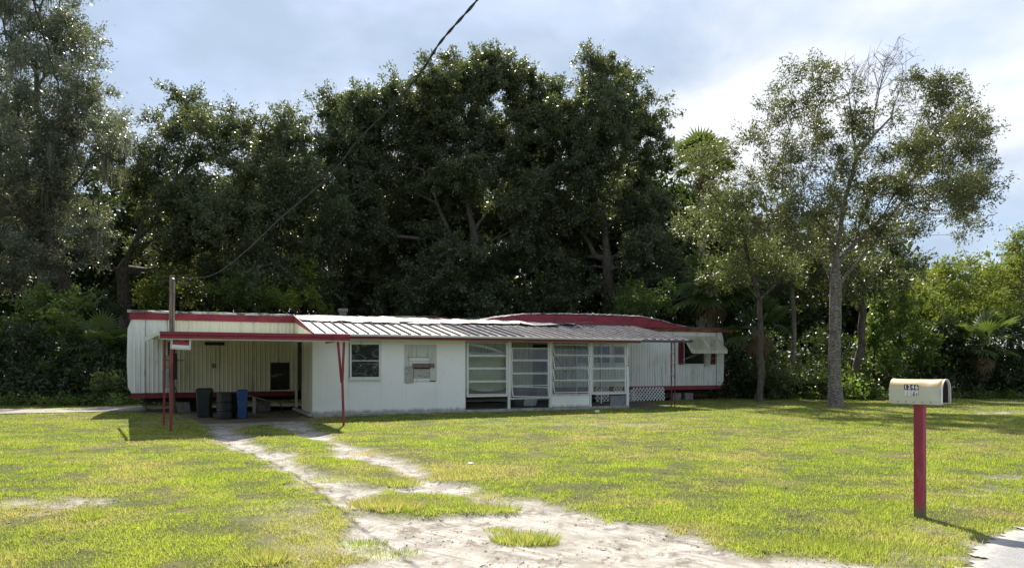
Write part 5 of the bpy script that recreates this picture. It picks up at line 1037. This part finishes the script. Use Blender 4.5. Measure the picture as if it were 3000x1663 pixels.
bin_(599, 1217, 44, 1131, 'blackbin', 'dark wheeled bin left of the black drum under the carport', 'bin', R(14)); bin_(664, 1219, 58, 1143, 'black', 'wide black drum between the dark bin and the blue bin', 'drum', 0, cat='drum'); bin_(710, 1220, 31, 1135, 'blue', 'narrow blue wheeled bin beside the black drum', 'panel', R(20), .82)
x0, y0 = gnd(690, 1205); st = empty('wooden_pole', (x0, y0, 0), 0, 'pale wooden stick propped slanting to the right behind the blue bin', 'stick')
p0 = pt(726, 1158, 21.5); p1 = pt(822, 1182, 22.4); MB(off=(0, 0, 0)).tube([p0-st.location, p1-st.location], .016, 7).build('shaft', M['wood'], st); MB().tube([p1-st.location, Vector((p1.x+.05, p1.y+.1, -.02))-st.location], .016, 6).build('prop', M['trailerunder'], st)
bx0 = empty('board_stack', H(-.9, 3.0), HA, 'upright wooden stub below the black hole in the trailer wall', 'wood stub'); MB().box(-.45, -.36, 0, .1, -.05, .46).build('stub', M['plywood'], bx0)

# ---------------------------------------------------------------- mailbox
mx, my = gnd(2695, 1513); TH = R(-50)
mail = empty('mailbox', (mx, my, 0), TH, 'dented cream mailbox numbered 1246 on a maroon wooden post, its door missing', 'mailbox')
PZ = float(height(np.array([mx]), np.array([my]))[0]); g = random.Random(9)
b = MB(); s_ = .0415; lv = [(-.1, 0, 0), (PZ+.02, .0, 0), (.3, .001, 0), (.7, -.001, .002), (1.055, 0, .0)]; vs = []
for z, dx, dy in lv: vs += [(dx-s_, dy-s_, z), (dx+s_, dy-s_, z), (dx+s_, dy+s_, z), (dx-s_, dy+s_, z)]
b.add(vs, [(j*4+i, j*4+(i+1) % 4, (j+1)*4+(i+1) % 4, (j+1)*4+i) for j in range(4) for i in range(4)]+[(16, 17, 18, 19)])
m = MT('mailbox_post_paint'); z = m.axis(2); n_ = m.noise(7, 6, .65, (1, 1, .12)); c = m.mix(m.rng(n_, .35, .66), (.19, .018, .034), (.36, .036, .065)); c = m.mix(m.rng(m.noise(16, 7, .75, (1, 1, .18), (2, 0, 0)), .54, .64, 0, .75), c, (.34, .14, .17))
bot = m.rng(m.math('ADD', z, m.math('MULTIPLY', m.math('SUBTRACT', m.noise(22, 5, .7, (1, 1, .2)), .5), .22)), .05, .15, 1, 0); c = m.mix(bot, c, (.16, .12, .075)); m.bsdf(c, .6, 0, m.bump(n_, .5, .006)); mpm = m.m
b.build('post', mpm, mail, bevel=.005)
MB().box(-.19, .18, -.075, .075, 1.056, 1.072).build('mount_board', M['plywood'], mail)
Lh, Wh, zb_, zs_ = .225, .098, .0, .12
def arch(w_, zb, zs, k=22, top=1.0): return [(-w_, zb), (-w_, zs)]+[(-w_*math.cos(math.pi*i/k), zs+w_*top*math.sin(math.pi*i/k)) for i in range(1, k)]+[(w_, zs), (w_, zb)]
shell = MB(); xs_ = np.linspace(-Lh, Lh, 12); pr = arch(Wh, 0, zs_); n = len(pr); vs = []
for lay in (0, 1):
    for i, x in enumerate(xs_):
        for y, z in (pr if lay == 0 else arch(Wh-.003, 0.003, zs_)):
            d = .004*math.sin(9*x+3*z*8)*(1 if z > .1 else .3)-.006*math.exp(-((x-.10)**2/.002+(z-.19)**2/.0012)); vs.append((x, y+d*(-1 if y < 0 else .3), z+d*.6*(z > .15)))
k_ = len(xs_); fs = [(i*n+j, i*n+j+1, (i+1)*n+j+1, (i+1)*n+j) for i in range(k_-1) for j in range(n-1)]; fs += [tuple(k_*n+q_ for q_ in reversed(f)) for f in fs]+[((k_-1)*n+j, (k_-1)*n+j+1, k_*n+(k_-1)*n+j+1, k_*n+(k_-1)*n+j) for j in range(n-1)]
o = shell.add(vs, fs).build('shell', M['mailbox'], mail, smooth=True); o.location = (0, 0, 1.075)
ln_ = MB(); p1_ = arch(Wh-.012, .005, zs_, 20); n = len(p1_); ln_.add([(x, y, z) for x in (-Lh+.008, Lh-.012) for y, z in p1_], [(j, j+1, n+j+1, n+j) for j in range(n-1)]); o = ln_.build('shade_lining', flatmat('dark_inner_shade', (.06, .06, .065), .7, .1, .3, 20), mail); o.location = (0, 0, 1.075)  # added dark skin: the shade inside the box is put into its colour
def mpart(b, name, mat, **k): o = b.build(name, mat, mail, **k); o.location = (0, 0, 1.075); return o
mpart(MB().prism(arch(Wh+.004, -.006, zs_), 0, -Lh-.012, -Lh+.006), 'back_plate', M['mailbox']); mpart(MB().box(-Lh, Lh+.004, -Wh+.004, Wh-.004, .0, .004), 'floor', M['steel'])
b = MB(); a1, a2 = arch(Wh+.004, -.004, zs_), arch(Wh-.004, -.004, zs_); n = len(a1); vs = [(x, y, z) for x in (Lh-.006, Lh+.006) for y, z in a1+a2]; m2 = 2*n
b.add(vs, [(j, j+1, n+j+1, n+j) for j in range(n-1)]+[(m2+j, m2+n+j, m2+n+j+1, m2+j+1) for j in range(n-1)]+[(j, m2+j, m2+j+1, j+1) for j in range(n-1)]+[(n+j, n+j+1, m2+n+j+1, m2+n+j) for j in range(n-1)]); mpart(b, 'front_rim', M['white'])
mpart(MB().box(-Lh+.01, Lh-.004, -Wh-.004, -Wh+.001, -.012, .012), 'bottom_flange', M['mailbox'])
for x in (-.155, -.085, -.015, .06, .135): mpart(MB().box(x-.004, x+.004, -Wh-.008, -Wh-.0035, .002, .010), 'rivet', M['rubber'])
sx0 = -.098; swd = .029; shh = .052
for i, ch in enumerate('1246'):
    x = sx0+i*(swd+.0025); mpart(MB().box(x, x+swd, -Wh-.0075, -Wh-.005, .118, .118+shh), 'number_sticker', M['stickerb']); d = digit(ch, .058, 'digit', M['signwhite'], (x+swd/2, -Wh-.0085, 1.075+.118+shh*.50), (R(90), 0, 0), mail, .0006, .78, .002)
    mpart(MB().box(x+.001, x+swd-.001, -Wh-.0072, -Wh-.005, .062, .1165), 'blank_sticker', M['stickerw'])
for x, z, w_, h_ in ((sx0+.075, .067, .016, .010), (sx0+.082, .075, .006, .028), (sx0+.107, .068, .008, .020)): mpart(MB().box(x, x+w_, -Wh-.0088, -Wh-.0074, z, z+h_), 'torn_print', M['stickerb'])
# small litter on the lawn
def lump(px, py, r_, label, name, cat, mat, seed):
    x, y = gnd(px, py); z0 = float(height(np.array([x]), np.array([y]))[0]); g = random.Random(seed); o = empty(name, (x, y, z0), 0, label, cat)
    V_ = [Vector((g.uniform(-1, 1), g.uniform(-1, 1), g.uniform(-.3, .8)))*r_ for _ in range(12)]
    import bmesh
    bm = bmesh.new(); [bm.verts.new(v) for v in V_]; bmesh.ops.convex_hull(bm, input=bm.verts); me = bpy.data.meshes.new('chunk'); bm.to_mesh(me); bm.free(); place('chunk', me, M[mat], o)
lump(1750, 1207, .09, 'white broken concrete chunk in the grass before the right porch bay', 'concrete_chunk', 'rubble', 'white', 1); lump(1380, 1357, .045, 'crumpled pale paper scrap lying in the middle of the lawn', 'paper_scrap', 'litter', 'signwhite', 2); lump(2244, 1617, .03, 'small dark pebble at the sandy edge left of the mailbox', 'pebble', 'stone', 'trailerunder', 3)
# house behind the trees at the right: only its white roof shows
x = (2830-1500)/F*42; nb = empty('neighbour_house', (x, 42, 0), R(-8), 'neighbouring house with a white roof glimpsed through the trees at the right', 'house')
MB().box(-2.6, 3.4, 0, 5, -.1, 2.3).build('wall', M['panel'], nb); MB().prism([(-.4, 2.3), (2.5, 3.5), (5.4, 2.3), (5.4, 2.36), (2.5, 3.58), (-.4, 2.38)], 0, -2.9, 3.7).build('roof', M['white'], nb)
MB().box(-.4, .5, -.03, -.005, 0, 2.0).build('door', M['interior'], nb); MB().box(1.4, 2.4, -.03, -.005, 1.0, 1.9).build('window', M['darkglass'], nb)
strip_u(None)
